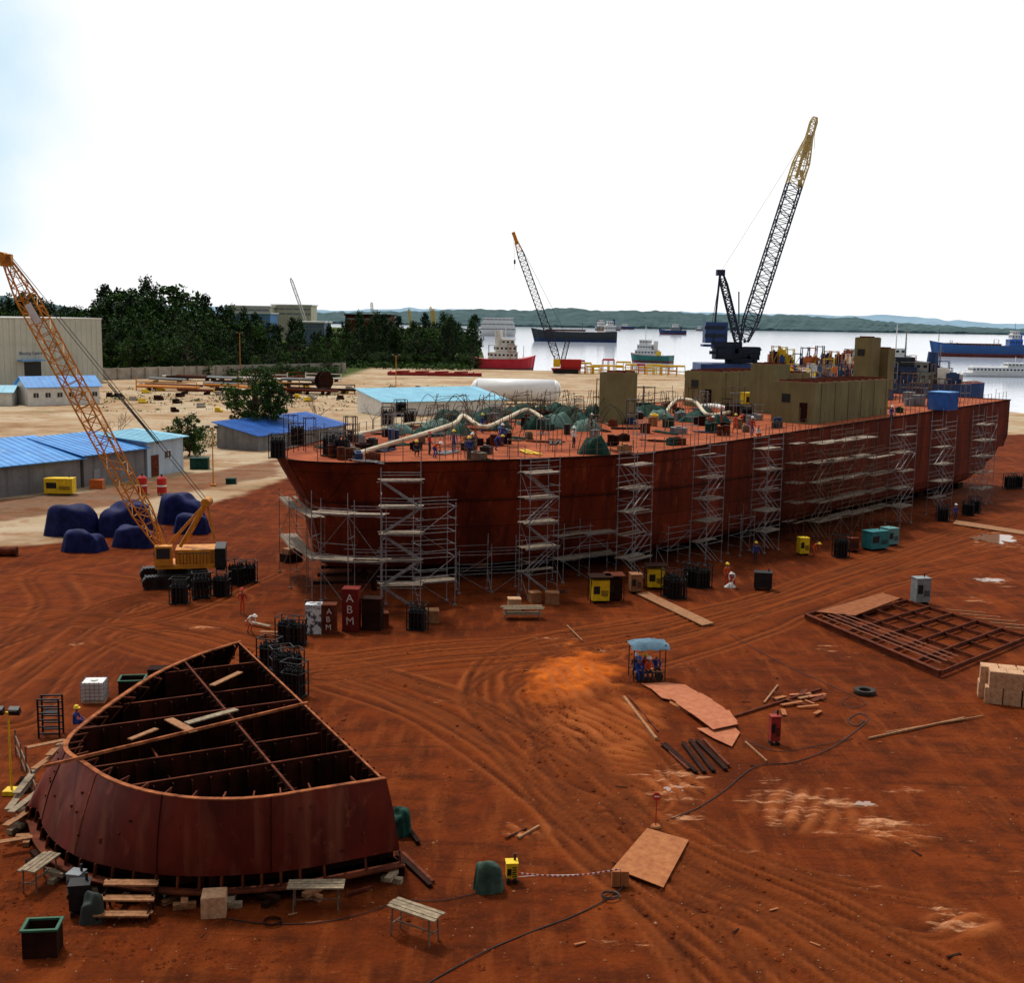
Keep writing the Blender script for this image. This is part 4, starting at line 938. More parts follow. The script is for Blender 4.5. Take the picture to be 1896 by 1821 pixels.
def addwall(pts,h,label,t=.4):
    for i in range(len(pts)-1):
        a,c=pts[i],pts[i+1]; mb=MB(); L=(c-a).length; mb.box((L/2,0,h/2),(L,t,h)); 
        for k in np.arange(0,L,5): mb.box((k,-t*.7,h/2+.1),(.4,.5,h+.2))
        mk(mb,"boundary_wall",conc,loc=(a.x,a.y,0),rz=math.atan2(c.y-a.y,c.x-a.x),label=label,cat="wall",group="boundary wall lengths")
addwall([G(192,704),G(400,697),G(640,690)],3.6,"long weathered concrete boundary wall below the trees")
g0=G(478,836); g1=G(640,812)
bldg((g0.x,g0.y),(g1.x,g1.y),8,2.4,1.6,wallg,blueroofd,"shed","low shed with deep blue sheet roof behind the bow",gable='mono')
g0=G(712,772); g1=G(935,765)
bldg((g0.x,g0.y),(g1.x,g1.y),14,3.0,2.0,white,blueroofl,"shed","long low shed with pale blue roof behind the ship",gable='mono')
mb=MB(); 
for a,b_,r1,r2 in((-9.5,9.5,2.8,2.8),(9.5,10.6,2.8,2.1),(10.6,11.2,2.1,.8),(-10.6,-9.5,2.1,2.8),(-11.2,-10.6,.8,2.1)): mb.cyl((a,0,3.4),(b_,0,3.4),r1,r2,n=28)
wt=T("storage_tank","large white horizontal cylindrical storage tank on saddles","tank",G(955,748),.0)
mk(mb,"vessel",whiteb,wt,smooth=True); q=MB(); [q.box((x,0,.5),(.8,3.6,1.4)) for x in(-7,0,7)]; mk(q,"saddle",conc,wt)
def hall(x0,x1,yt,Y,mt,label,dep=30,roofm=white,rows=2):
    p=D(x0,yt,Y);q=D(x1,yt,Y); L=q.x-p.x; e=T("industrial_hall",label,"building",(p.x,Y,0)); h=(p.z+q.z)/2
    b_=MB(); b_.box((L/2,dep/2,h/2),(L,dep,h)); mk(b_,"wall",mt,e); r_=MB(); r_.box((L/2,dep/2,h+.5),(L+2,dep+2,1)); mk(r_,"roof",roofm,e)
    for r__ in range(rows):
        b_=MB(); b_.box((L/2,-.1,h*(.9-.14*r__)),(L*.96,.2,h*.05)); mk(b_,"window_band",greyp,e)
    b_=MB()
    for k in np.arange(0,L,6): b_.box((k,-.25,h*.5),(.5,.5,h))
    mk(b_,"column",mt,e)
mh=mat('pale_hall',(.6,.56,.42),(.48,.45,.35),.1,.7)
hall(418,500,568,1000,mh,"pale industrial hall rising behind the trees"); hall(503,576,566,1020,mh,"pale industrial hall with white roof behind the trees"); 
hall(430,500,581,950,mat('blue_hall',(.10,.28,.6)),"blue industrial building behind the trees")
hall(640,722,585,760,rust,"rust-brown steel fabrication structure behind the trees",roofm=rustd,rows=1)
hall(540,600,598,800,mat('blue_grey_hall',(.15,.22,.35)),"blue-grey shed behind trees")
# ---------------- vessels ----------------
def vessel(c,rz,L,W,Hd,hm_,bm_,supers,label,cat,name,masts=(),funnel=None,sheer=.35,bowtaper=.22,bul=None,clutter=0,cm=None):
    e=T(name,label,cat,(c.x,c.y,-1.2),rz); st=[-.5,-.47,-.3,0,.2,.5-bowtaper,.5-bowtaper*.6,.5-bowtaper*.3,.5-.03,.5]
    wd=[.82,.95,1,1,1,1,.85,.55,.14,.02]
    lv=[0,.28,.29,1]; mb=MB(); 
    for s_,w_ in zip(st,wd):
        for k,v in enumerate(lv):
            sh_=Hd*(1+sheer*max(0,(s_-.1)/.4)**2+.1*max(0,(-s_-.3)/.2)); x=s_*L+(0 if s_<.2 else -(1-v)*L*.04*(s_/.5)); ww=W*w_*(.8+.2*v)
            mb.v+=[(x,-ww/2,v*sh_),(x,ww/2,v*sh_)]
    K=len(lv)*2
    for i in range(len(st)-1):
        for k in range(len(lv)-1):
            a=i*K+k*2; m_=1 if k==0 else 0
            mb.f+= [(a,a+K,a+K+2,a+2),(a+1,a+3,a+K+3,a+K+1)]; mb.m+=[m_,m_]
        a=i*K+K-2; mb.f.append((a,a+K,a+K+1,a+1)); mb.m.append(2)
    for k in range(len(lv)-1): a=k*2; mb.f.append((a,a+2,a+3,a+1)); mb.m.append(1 if k==0 else 0)
    mk(mb,"hull",[hm_,bm_,bul or boot],e)
    for (x,z0,l_,w_,h_,mt) in supers:
        q=MB(); q.box((x*L,0,z0+h_/2),(l_,w_,h_)); o=mk(q,"superstructure",mt,e)
        q=MB(); nw=max(3,int(l_/1.6))
        for s_ in(-1,1):
            for k in range(nw): q.box((x*L-l_/2+(k+.5)*l_/nw,s_*(w_/2+.03),z0+h_*.62),(l_/nw*.55,.06,h_*.3))
        for s_ in(-1,1):
            for k in range(5): q.box((x*L+s_*(l_/2+.03),-w_/2+(k+.5)*w_/5,z0+h_*.62),(.06,w_/5*.6,h_*.3))
        mk(q,"window",glass,o)
        q=MB(); q.box((x*L,0,z0+h_+.1),(l_+.8,w_+.8,.15)); mk(q,"deck_edge",mt,o)
    for (x,z0,h_,mt) in masts:
        q=MB(); q.cyl((x*L,0,z0),(x*L,0,z0+h_),.25*h_/8,.1,n=6); q.beam((x*L,-h_*.15,z0+h_*.6),(x*L,h_*.15,z0+h_*.6),.15); q.beam((x*L-h_*.08,0,z0+h_*.8),(x*L+h_*.08,0,z0+h_*.8),.15); mk(q,"mast",mt,e)
    if funnel: 
        x,z0,h_,mt=funnel; q=MB(); q.cyl((x*L,0,z0),(x*L-.4,0,z0+h_),h_*.28,h_*.24,n=10); mk(q,"funnel",mt,e)
    q=MB(); 
    for k in range(int(L/2.5)):
        s_=-.48+.9*k/(L/2.5); sh_=Hd*(1+sheer*max(0,(s_-.1)/.4)**2); w_=np.interp(s_,st,wd)*W*.48
        for sg in(-1,1): q.cyl((s_*L,sg*w_,sh_),(s_*L,sg*w_,sh_+1.0),.06,n=4)
    mk(q,"railing",white,e)
    for k in range(clutter):
        q=MB(); x=R.uniform(-.42,.36)*L; y=R.uniform(-.35,.35)*W; a=R.uniform(1,3.5); hh=R.uniform(.8,4.5)
        if R.random()<.5:
            q.box((x,y,Hd+hh/2),(a,R.uniform(1,2.5),hh)); q.box((x,y,Hd+hh+.15),(a*.6,.8,.3))
        else:
            for dx in(-a/2,a/2):
                for dy in(-1,1): q.cyl((x+dx,y+dy,Hd),(x+dx,y+dy,Hd+hh+2),.12,n=4)
            for z_ in(.5,1): q.beam((x-a/2,y-1,Hd+(hh+2)*z_),(x+a/2,y-1,Hd+(hh+2)*z_),.15); q.beam((x-a/2,y+1,Hd+(hh+2)*z_),(x+a/2,y+1,Hd+(hh+2)*z_),.15)
        mk(q,"deck_gear",R.choice(cm or [yelb,orange,blueh,greyp,white]),e)
    return e
vessel(D(935,688,505),.12,26,8.5,5.2,redt,boot,((-.04,5.2,12,7,2.8,white),(.0,8.0,9,6,2.8,white),(.03,10.8,5.5,5,2.6,white)),"red and white tugboat moored at the quay","tugboat","tugboat",masts=((.0,13.4,7,white),(.3,6,5,white)),funnel=(-.10,10.8,6.5,white),bul=redt,clutter=6)
vessel(D(1205,664,640),2.6,24,9,3.8,greenh,boot,((.1,3.8,11,7,2.8,white),(.12,6.6,8,6,2.8,white),(.14,9.4,5,5,2.6,white)),"green and white tugboat on the water","tugboat","tugboat",masts=((.14,12,8,white),),funnel=(-.1,6.6,5,white),clutter=5)
vessel(D(1062,632,1200),math.pi+.05,86,14,10,mat('black_hull_paint',(.035,.04,.045)),blueh,((-.42,10,10,12,7,white),(-.42,17,6,9,4,white),(.1,10.5,40,9,1.6,boot)),"dark cargo ship with low white bridge at anchor","cargo ship","cargo_ship",masts=((.3,12,10,white),(-.1,12,8,black)),funnel=(-.46,17,6,blueh),clutter=4)
vessel(D(1127,606,2600),.3,60,12,8,greyp,boot,((-.3,8,14,10,9,white),(-.3,17,8,8,5,white)),"small grey supply ship far out on the water","ship","supply_ship",masts=((-.3,22,12,greyp),(.2,10,10,greyp)),funnel=(-.36,17,5,red))
vessel(D(1160,604,3000),3.0,40,11,7,blueh,boot,((.1,7,14,9,6,white),),"small blue ship far out on the water","ship","supply_ship",masts=((.1,12,8,greyp),))
vessel(D(1245,614,2000),math.pi,46,11,7,blueh,boot,((-.1,7,16,9,5,greyp),(-.1,12,9,8,5,white)),"blue-grey workboat at anchor","ship","supply_ship",masts=((-.1,17,13,greyp),(.25,9,8,greyp)),funnel=(-.3,7,6,black))
vessel(D(1806,657,870),math.pi-.12,66,13,8.5,mat('faded_blue_hull',(.035,.11,.30)),boot,((-.40,8,9,11,5,blueb),(-.40,13,6,9,3.5,white),(-.40,16.5,5,7,2.5,white),(.05,8.4,40,8,1.2,boot)),"blue cargo ship with red waterline at anchor","cargo ship","cargo_ship",masts=((.40,11,9,black),(-.4,19,6,blueb)),funnel=(-.46,13,5,blueb),clutter=3,cm=[boot])
vessel(D(1850,694,530),.0,34,7,1.8,white,white,((0,1.8,26,5.6,2.4,white),(.2,4.2,8,4.4,2,white)),"long white passenger ferry with flat roof","ferry","ferry",masts=((.2,6.2,3,white),),bul=white)
vessel(D(922,612,1500),0,46,14,5,white,white,((0,5,44,13,6,white),(0,11,42,12,6,white),(0,17,38,11,6,white)),"white multi-storey floating accommodation barge","accommodation barge","accommodation_barge",bul=white)
vessel(D(1300,600,2900),0,30,9,5,greyp,boot,((-.2,5,8,7,6,white),),"tiny workboat on the water","ship","supply_ship")
dkh=mat('dark_grey_house',(.03,.04,.07),(.015,.02,.035),.5)
vessel(Vector((106,330,0)),math.radians(170),44,13,6.5,blueh,boot,((-.10,6.5,9,9,2.8,greyp),(-.02,6.5,7,10,4.2,blueh),(-.09,9.5,7,8,2.6,greyp),(-.03,10.9,5,8,2.4,dkh)),"dark blue cluttered offshore vessel moored behind the hull","supply vessel","supply_vessel",masts=((-.04,13,9,greyp),(.2,8,8,yelb),(-.25,8,9,greyp),(.08,8,7,greyp)),funnel=(-.2,9,6,blueh),bul=rust,clutter=46,cm=[blueh,dkh,orange,greyp,white,blueh,galvr])
vessel(Vector((132,440,0)),math.radians(175),40,12,5,blueh,boot,((-.2,5,12,9,3,white),(-.2,8,9,8,3,white),(-.2,11,6,6,2.6,white)),"blue offshore tug with white bridge","supply vessel","supply_vessel",masts=((-.2,13.6,9,white),),bul=yelb,clutter=22)
vessel(Vector((112,405,0)),math.radians(178),56,14,4,blueh,boot,(),"low work barge crowded with yellow and orange gear","work barge","work_barge",bul=greyp,clutter=60,sheer=.02,bowtaper=.04)
vessel(Vector((90,395,0)),math.radians(182),30,12,3.5,mat('white_barge',(.6,.6,.6)),boot,(),"pale work barge carrying pipe-laying gear","work barge","work_barge",bul=white,clutter=24,sheer=.02,bowtaper=.04)
for i,(px,Yq) in enumerate(((1508,330),(1530,332),(1548,335))):
    p=D(px,700,Yq); q=MB(); q.cyl((0,-1.8,3),(0,-1.6,3),3,n=22); q.cyl((0,1.6,3),(0,1.8,3),3,n=22); q.cyl((0,-1.6,3),(0,1.6,3),1.8,n=18); q.box((0,0,.3),(5,4.4,.6)); q.beam((-2.4,0,.5),(0,-2,3),.3); q.beam((2.4,0,.5),(0,2,3),.3)
    mk(q,"cable_reel",blueh,loc=(p.x,Yq,1.6),rz=1.2,label="tall dark blue steel cable reel behind the ship",cat="reel",group="blue reels")
mb=MB(); mb.box((0,0,.2),(22,12,2.6)); [mb.box((x,-6.1,.2),(.5,.3,2.4)) for x in range(-10,11,4)]; pq=D(1528,700,333); mk(mb,"pontoon",blueh,loc=(pq.x,333,0),label="dark blue pontoon carrying the cable reels",cat="pontoon")
mb=MB(); mb.box((0,0,.7),(34,4,1.0)); [mb.box((x,0,1.4),(.4,4,.4)) for x in range(-16,17,6)]; [mb.cyl((x,-1.5,1.4),(x+5,-1.2,1.6),.3,n=8) for x in range(-14,12,7)]
mk(mb,"pontoon",redd,loc=G(805,696),rz=.04,label="long low dull red steel pontoon on the yard",cat="pontoon")
# ---------------- barge crane ----------------
bc=D(1370,690,520); bc.z=-1.2; bcr=T("floating_crane","huge dark blue lattice crane standing on a work barge","crane",bc)
q=MB(); q.box((20,0,2.2),(78,24,4.4)); mk(q,"barge",blueh,bcr)
q=MB(); q.box((20,-12.1,1.0),(78.2,.3,2)); mk(q,"fender",black,bcr)
Yb=520
def L_(x,y,dy=0): return D(x,y,Yb+dy)-bc
q=MB(); q.box(L_(1362,655),(19,10,5)); q.box(L_(1345,640),(12,9,3)); q.cyl(L_(1372,672),L_(1372,664),7,n=20); q.box(L_(1392,650),(6,8,3.5))
for k in range(14): q.box(L_(R.uniform(1315,1410),R.uniform(632,668),-5.5),(R.uniform(.8,4),1,R.uniform(.6,3)))
mk(q,"machinery_house",mat('dark_crane_house',(.015,.02,.035)),bcr)
q=MB(); q.box(L_(1324,616),(9.5,8,9)); q.box(L_(1323,640),(11,8.4,1.0)); mk(q,"cab",blueh,bcr)
q=MB(); q.box(L_(1324,607,-4.1),(8.8,.2,1.6)); q.box(L_(1324,622,-4.1),(8.8,.2,1.6)); mk(q,"cab_window",glass,bcr)
cream=mat('cream_boom_paint',(.58,.44,.18),(.42,.29,.1),.3,.6); dkb=mat('dark_lattice_paint',(.018,.024,.05),(.010,.012,.026),.3,.5)
q=MB(); A=L_(1378,632);B_=L_(1496,262)
lattice(q,A,B_,3.0,6.0,3.0,28,.34,.10,m=0,ref=Vector((0,1,0)),m2=1,split=.80); lattice(q,B_,L_(1509,217),3.0,2.6,1.6,5,.3,.2,m=1,ref=Vector((0,1,0)))
q.beam(L_(1488,290),L_(1498,250),2.2,2.2,m=1); q.beam(L_(1474,330),L_(1494,262),1.2,1.2,m=1); mk(q,"boom",[dkb,cream],bcr)
q=MB(); q.cyl(L_(1498,262),L_(1480,345),.18,n=5); q.box(L_(1481,340),(1.6,1.2,3.5)); q.cyl(L_(1509,220),L_(1508,275),.1,n=4); q.box(L_(1484,322),(1.2,1.2,2.5)); mk(q,"hook_block",cream,bcr)
q=MB()
for dy in(-4,4): lattice(q,L_(1368,640,dy),L_(1335,505,dy*.3),2.2,2.6,1.2,12,.34,.15,ref=Vector((0,1,0)))
for dy in(-4,4): q.beam(L_(1320,635,dy),L_(1333,508,dy*.3),.8)
q.box(L_(1334,505),(3.5,3.5,2.5)); q.beam(L_(1352,615),L_(1375,600),.6); q.beam(L_(1368,600,2),L_(1368,540,2),.5); mk(q,"gantry_mast",dkb,bcr)
q=MB()
for dy in(-1,1): q.cyl(L_(1335,503,dy),L_(1500,240,dy),.07,n=4,cap=False); q.cyl(L_(1318,603,dy),L_(1334,505,dy),.16,n=4,cap=False)
mk(q,"pendant_rope",rope,bcr)
for i in range(44):
    q=MB(); x=12+i*1.05; hh=R.uniform(1.5,6.5)
    if i%3: yy=R.uniform(-9,8); q.box((x,yy,4.4+hh/2),(R.uniform(1,4),R.uniform(2,4),hh)); q.box((x,yy,4.4+hh),(1,1,1.2))
    else:
        for dx in(0,3):
            for dy in(-9,-6): q.beam((x+dx,dy,4.4),(x+dx,dy,4.4+hh+2),.3)
        q.beam((x,-9,6+hh),(x+3,-9,6+hh),.3); q.beam((x,-6,6+hh),(x+3,-6,6+hh),.3); q.beam((x,-9,4.4),(x+3,-9,6+hh),.2)
    mk(q,"deck_machinery",R.choice([orange,blueh,yelb,dkb,yel]),bcr)
Yl=470; lc=D(1047,692,Yl); lc.z=0; lcr=T("crawler_crane","yellow-tipped dark lattice boom crawler crane near the quay","crane",lc)
def L2(x,y,dy=0): return D(x,y,Yl+dy)-lc
q=MB(); q.box((0,0,1.6),(11,8,.8)); q.box((2,0,3.8),(8,5,3.4)); mk(q,"machinery_house",red,lcr); q=MB(); q.box((-3.6,-2,4),(2.6,2.2,3)); mk(q,"cab",yelb,lcr)
for s_ in(-1,1): q=MB(); q.box((0,s_*3.4,.9),(10,1.6,1.2)); q.box((0,s_*3.4,.9),(9,1.55,1.8)); mk(q,"crawler_track",black,lcr)
q=MB(); lattice(q,L2(1036,676),L2(956,448),1.2,2.6,1.2,26,.19,.12,ref=Vector((0,1,0)),m=0,m2=1,split=.93); q.beam(L2(958,452),L2(950,430),1.3,m=1); mk(q,"boom",[dkb,yel],lcr)
q=MB(); lattice(q,L2(1042,668),L2(1052,628),1.4,1.6,1.2,6,.15,.2,ref=Vector((0,1,0))); q.cyl(L2(1052,628),L2(956,440),.08,n=4,cap=False); q.cyl(L2(951,436),L2(953,500),.07,n=4); q.box(L2(953,485),(.7,.5,1.6)); mk(q,"gantry_mast",dkb,lcr)
for x0,y0,x1,y1,Yq,mt,lab in((565,592,538,515,900,white,"thin pale tower crane jib behind the trees"),(800,592,797,568,1100,yelb,"yellow gantry crane on the far quay"),(805,592,802,572,1100,yelb,"yellow gantry crane on the far quay"),(760,600,757,572,1000,yelb,"yellow gantry crane on the far quay"),(690,590,688,560,1000,white,"pale mast crane behind the trees")):
    o_=D(x0,y0,Yq); q=MB(); lattice(q,(0,0,0),D(x1,y1,Yq)-o_,1.6,1.8,.8,12,.22,.1,ref=Vector((0,1,0))); q.cyl((0,0,-o_.z),(0,0,0),.8,n=6); mk(q,"harbour_crane",mt,loc=o_,label=lab,cat="crane")
for i in range(14):
    px=1070+i*14; p=G(px,R.uniform(688,698)); q=MB(); a=R.uniform(4,7); hh=R.uniform(2,4.8)
    for x in(-a/2,0,a/2):
        for y in(-1.5,1.5): q.beam((x,y,0),(x,y,hh),.25)
    for zz in(hh*.5,hh):
        for y in(-1.5,1.5): q.beam((-a/2,y,zz),(a/2,y,zz),.25)
    q.cyl((-a/2,0,hh+.3),(a/2,0,hh+.3),.3,n=8); mk(q,"pipe_cradle",yelb if i%4 else redt,loc=p,rz=R.uniform(-.2,.2),label="yellow tubular steel cradle on the quay" if i%4 else "red tubular steel cradle on the quay",cat="pipe cradle",group="tubular cradles on the quay")
for i in range(26):
    px=300+R.uniform(0,320); py=R.uniform(703,732); p=G(px,py); q=MB(); L=R.uniform(6,20)
    for k in range(R.randint(2,5)): q.cyl((-L/2,k*.8,1.0+R.uniform(0,.5)),(L/2,k*.8+.5,1.0),.3,n=8)
    for x in(-L/3,L/3): q.box((x,1.5,.35),(.5,4,.7),m=1)
    if i%3==0:
        for x in(-L/2,L/2): q.beam((x,0,0),(x,0,R.uniform(2,4)),.25)
        q.beam((-L/2,0,2.5),(L/2,0,2.5),.25)
    mk(q,"pipe_rack",[R.choice([rust,yel,greyp,rustd,white,rustd]),rustd],loc=p,rz=R.uniform(-.15,.15),label="steel pipes lying on low racks in the yard",cat="pipe rack",group="pipe racks in the back yard")
for i in range(40):
    p=G(R.uniform(200,870),R.uniform(712,765)); q=MB(); q.cyl((-1,0,.3),(1,0,.3),.3,n=8); q.box((0,.8,.5),(1.6,.9,1.0)); mk(q,"yard_equipment",R.choice([yelb,conc,rustd,rustd]),loc=p,rz=R.uniform(0,3),label="small steel equipment item on the sandy yard",cat="equipment",group="small items on the back yard")
q=MB(); q.cyl((0,-1,2.6),(0,-.8,2.6),2.6,n=24);q.cyl((0,.8,2.6),(0,1,2.6),2.6,n=24);q.cyl((0,-.8,2.6),(0,.8,2.6),1.4,n=16); mk(q,"cable_reel",rustd,loc=G(600,722),rz=.8,label="big dark cable reel in the yard",cat="reel")
for x,y0,yt,mt in((445,697,618,yel),(733,748,660,yel),(395,900,792,yel),(22,1470,1320,yelb)):
    p=G(x,y0); hh=(y0-yt)/f*math.hypot(p.y,H); e=T("floodlight_mast","yellow steel floodlight mast","lamp post",p); q=MB(); q.cyl((0,0,0),(0,0,hh),.009*hh+.02,.006*hh+.01,n=8); q.box((0,0,.1),(.6,.6,.2)); q.beam((-hh*.08,0,hh),(hh*.08,0,hh),.08)
    mk(q,"pole",mt,e)
    for s_ in(-1,1): q=MB(); q.box((s_*max(.35,hh*.07),-.15,hh+.15),(.45,.25,.32),rx=.4); q.box((s_*max(.35,hh*.07),-.3,hh+.1),(.36,.03,.24),rx=.4); mk(q,"lamp",black,e)
# ---------------- trees ----------------
def leaves(mb,c,r,nl_,size,rs,flat=.8,m=0):
    for _ in range(nl_):
        v=Vector((rs.gauss(0,1),rs.gauss(0,1),rs.gauss(0,1))); v.normalize(); v*=r*rs.random()**.4; v.z*=flat
        p=Vector(c)+v; a=Vector((rs.gauss(0,1),rs.gauss(0,1),rs.gauss(0,.7))).normalized(); b_=a.cross(Vector((rs.gauss(0,1),rs.gauss(0,1),rs.gauss(0,1)))).normalized(); s_=size*rs.uniform(.6,1.3)
        mb.add([p-a*s_-b_*s_*.5,p+a*s_*.2-b_*s_*.7,p+a*s_,p+b_*s_*.6],[(0,1,2,3)],m)
def broad(h,w_,ncl,nl_,size,seed,mt,label,loc,group=None,trunkh=.35,mt2=None,lop=.0):
    rs=random.Random(seed); e=T("tree",label,"tree",loc,0,group); t=MB(); cr=MB(); th_=h*trunkh
    t.tube([(0,0,0),(.02*h,0,th_*.5),(0,.02*h,th_),(-.02*h,0,h*.7)],h*.022,8)
    t.cyl((0,0,0),(0,0,th_*.4),h*.035,h*.022,n=8)
    lobes=[(rs.uniform(0,6.28),rs.uniform(.25,.6),rs.uniform(.55,1.0)) for _ in range(6)]
    for k in range(ncl):
        la,lr,lt=rs.choice(lobes)
        zt=rs.uniform(trunkh*.8,1)*(1 if rs.random()<.4 else lt); env=math.sin(min(1,max(.12,(zt-trunkh*.6)/(1-trunkh*.6)))*math.pi*.86+.25)**.7
        a=la+rs.gauss(0,.6); rad_=w_/2*env*rs.uniform(.3,1.0)*(.7+lr)
        c=Vector((math.cos(a)*rad_,math.sin(a)*rad_,h*zt*.96)); r=w_*rs.uniform(.07,.15)
        if k%3==0: t.cyl((0,0,h*min(.75,max(trunkh*.8,zt-.25))),c,h*.010,h*.003,n=5)
        leaves(cr,c,r,nl_,size,rs,.7,0 if rs.random()<.6 else 1)
    mk(t,"trunk",bark,e); mk(cr,"crown",[mt,mt2 or mt],e); return e
def casu(h,w_,seed,loc,label,group,mt=None):
    rs=random.Random(seed); e=T("tree",label,"tree",loc,0,group); t=MB(); cr=MB(); t.cyl((0,0,0),(0,0,h*.95),h*.018,h*.004,n=7)
    for k in range(64):
        zt=.15+.85*(k/64)**.85; rad_=w_/2*(1-zt)**.45*rs.uniform(.2,1.1)+.02*w_; a=rs.uniform(0,6.28); c=Vector((math.cos(a)*rad_,math.sin(a)*rad_,h*zt*rs.uniform(.96,1.02))); 
        if k%2==0: t.cyl((0,0,h*max(.05,zt-.08)),c,h*.005,h*.002,n=4)
        leaves(cr,c,w_*rs.uniform(.07,.14),26,h*.02,rs,1.5,0 if rs.random()<.7 else 1)
    mk(t,"trunk",bark,e); mk(cr,"crown",[mt or leafC,leafA],e); return e
broad(13.0,9.5,150,75,.2,11,leafB,"leafy green tree standing on the sandy yard",G(473,818),trunkh=.22,mt2=leafA)
broad(6.2,6.0,70,60,.17,12,leafB,"small bushy green tree near the blue-roofed shed",G(350,846),trunkh=.15,mt2=leafA)
broad(5.5,4.5,26,30,.15,13,mat('leaves_yellowish',(.16,.17,.06),(.09,.1,.03),.5,.7,bump=0),"thin young tree with sparse yellowish leaves",G(722,756),trunkh=.25)
def bare(loc,h,seed):
    rs=random.Random(seed); q=MB()
    def br(p,d,L,r,lv_):
        e_=p+d*L; q.cyl(p,e_,r,r*.6,n=5,cap=False)
        if lv_>0:
            for _ in range(3): dd=(d+Vector((rs.gauss(0,.5),rs.gauss(0,.5),rs.gauss(.1,.3)))).normalized(); br(e_,dd,L*.68,r*.55,lv_-1)
    br(Vector((0,0,0)),Vector((0,0,1)),h*.35,h*.018,4); e=T("tree","bare leafless tree by the shed","tree",loc,0,"bare trees"); mk(q,"trunk",bark,e)
bare(G(222,830),6.5,1); bare(G(588,800),7,2); bare(G(203,828),5,3); bare(G(690,800),6,5)
tg="trees in the belt along the wall"
pb=[broad(14,11,85,34,.34,20+i,[leafA,leafB,leafA,leafB][i],"dense dark green broadleaf tree in the tree belt",D(120+i*60,600,470),group=tg,trunkh=.12,mt2=[leafB,leafA,leafC,leafB][i]) for i in range(4)]
pc=[casu(16,[6.5,8,9][i],30+i,D(610+i*30,600,540),"dark slender casuarina tree","casuarina trees by the water",[leafC,leafA,leafC][i]) for i in range(3)]
for o in pb+pc: o.location.z=0
def topprof(x): return np.interp(x,[-60,60,110,160,205,215,260,300,350,375,410,470,540,620],[545,552,566,572,535,530,528,533,533,550,572,594,606,614])
for row,(Yr,drop,nn) in enumerate(((505,-4,28),(490,6,30),(465,24,32),(440,46,34),(420,72,34),(408,94,30))):
    for i in range(nn):
        x=-30+660*(i+R.uniform(-.5,.5))/nn; 
        yt=topprof(x)+drop+R.uniform(-10,20); 
        src=R.choice(pc) if R.random()<(.5 if row==0 else .25 if row<3 else .05) else R.choice(pb)
        if src in pc: yt-=R.uniform(0,10)
        hh=max(3.5,D(x,yt,Yr).z); base=14 if src in pb else 16; s_=hh/base; p=D(x,600,Yr+R.uniform(-8,8)); p.z=0
        sw=max(s_*R.uniform(.75,1.1),.55); dup(src,p,R.uniform(0,6.28),(sw,sw,s_))
for i in range(74):
    x=600+300*(i+R.random())/74; Yr=R.uniform(505,700); 
    if R.random()<.4: yt=R.uniform(572,606)+(x-600)*.03; src=R.choice(pc); hh=D(x,yt,Yr).z; b0=16
    else: yt=R.uniform(600,645); src=R.choice(pb); hh=max(4,D(x,yt,Yr).z); b0=14
    p=D(x,600,Yr); p.z=0; 
    if p.x>np.interp(Yr,cY,cX)-2: continue
    s_=hh/b0; sw=max(s_*R.uniform(.8,1.1),.5); dup(src,p,R.uniform(0,6.28),(sw,sw,s_))
for i in range(50):
    x=620+270*(i+R.random())/50; p=D(x,600,R.uniform(495,515)); p.z=0
    if p.x>-17: continue
    s_=R.uniform(.25,.5); dup(R.choice(pb),p,R.uniform(0,6.28),(s_*1.4,s_*1.4,s_))
for i in range(26):
    Yr=R.uniform(700,1900); p=Vector((np.interp(Yr,cY,cX)-R.uniform(6,60),Yr,0)); s_=R.uniform(.6,1.0); dup(R.choice(pb),p,R.uniform(0,6.28),(s_*1.8,s_*1.8,s_))
rs=random.Random(77); mb=MB()
for i in range(620):
    x=rs.uniform(192,895); Yr=rs.uniform(404,428) if x<620 else rs.uniform(478,500); p=D(x,600,Yr); 
    if p.x>-17: continue
    leaves(mb,(p.x,p.y,1.2),rs.uniform(1.2,2.8),16,.45,rs,.7,rs.randrange(2))
mk(mb,"undergrowth",[leafB,leafA],kind="stuff")
mb=MB()
for i in range(700):
    px=rs.uniform(300,620); p=G(px,rs.uniform(795,830)+(0 if px<450 else -20)); leaves(mb,(p.x,p.y,.2),.7,8,.16,rs,.5,0)
for i in range(500):
    p=G(rs.uniform(180,900),rs.gauss(738,12)); leaves(mb,(p.x,p.y,.1),1.2,6,.25,rs,.3,0)
mk(mb,"grass_tufts",[leafB],kind="stuff")
# ---------------- deck clutter ----------------
tents=[(812,796,3.6,1.3),(850,802,3.0,1.2),(880,780,3.4,1.2),(955,772,3.8,1.4),(985,784,3.0,1.2),(1030,790,3.4,1.7),(1072,786,3.2,1.5),(1100,778,2.4,2.0),(1100,838,2.2,1.7),(1195,768,3.4,1.3),(1222,774,2.6,1.1),(1285,778,3.4,1.2),(1330,782,2.4,1.1),(1010,765,3,1.2),(925,792,2.6,1.0),(1260,772,2,1.0),(835,785,4.2,1.9),(905,772,3.2,1.3),(1000,792,3.0,1.5),(1052,775,3.4,1.6),(1085,795,2.6,1.3),(790,806,2.8,1.0),(1210,764,3.2,1.3),(1300,768,3.0,1.3),(970,765,3.0,1.4),(740,800,2.6,1.0),(1030,772,3.4,1.8)]
pgc=mat('pale_green_canvas',(.12,.22,.19),(.06,.13,.11),2,.7,bump=.6)
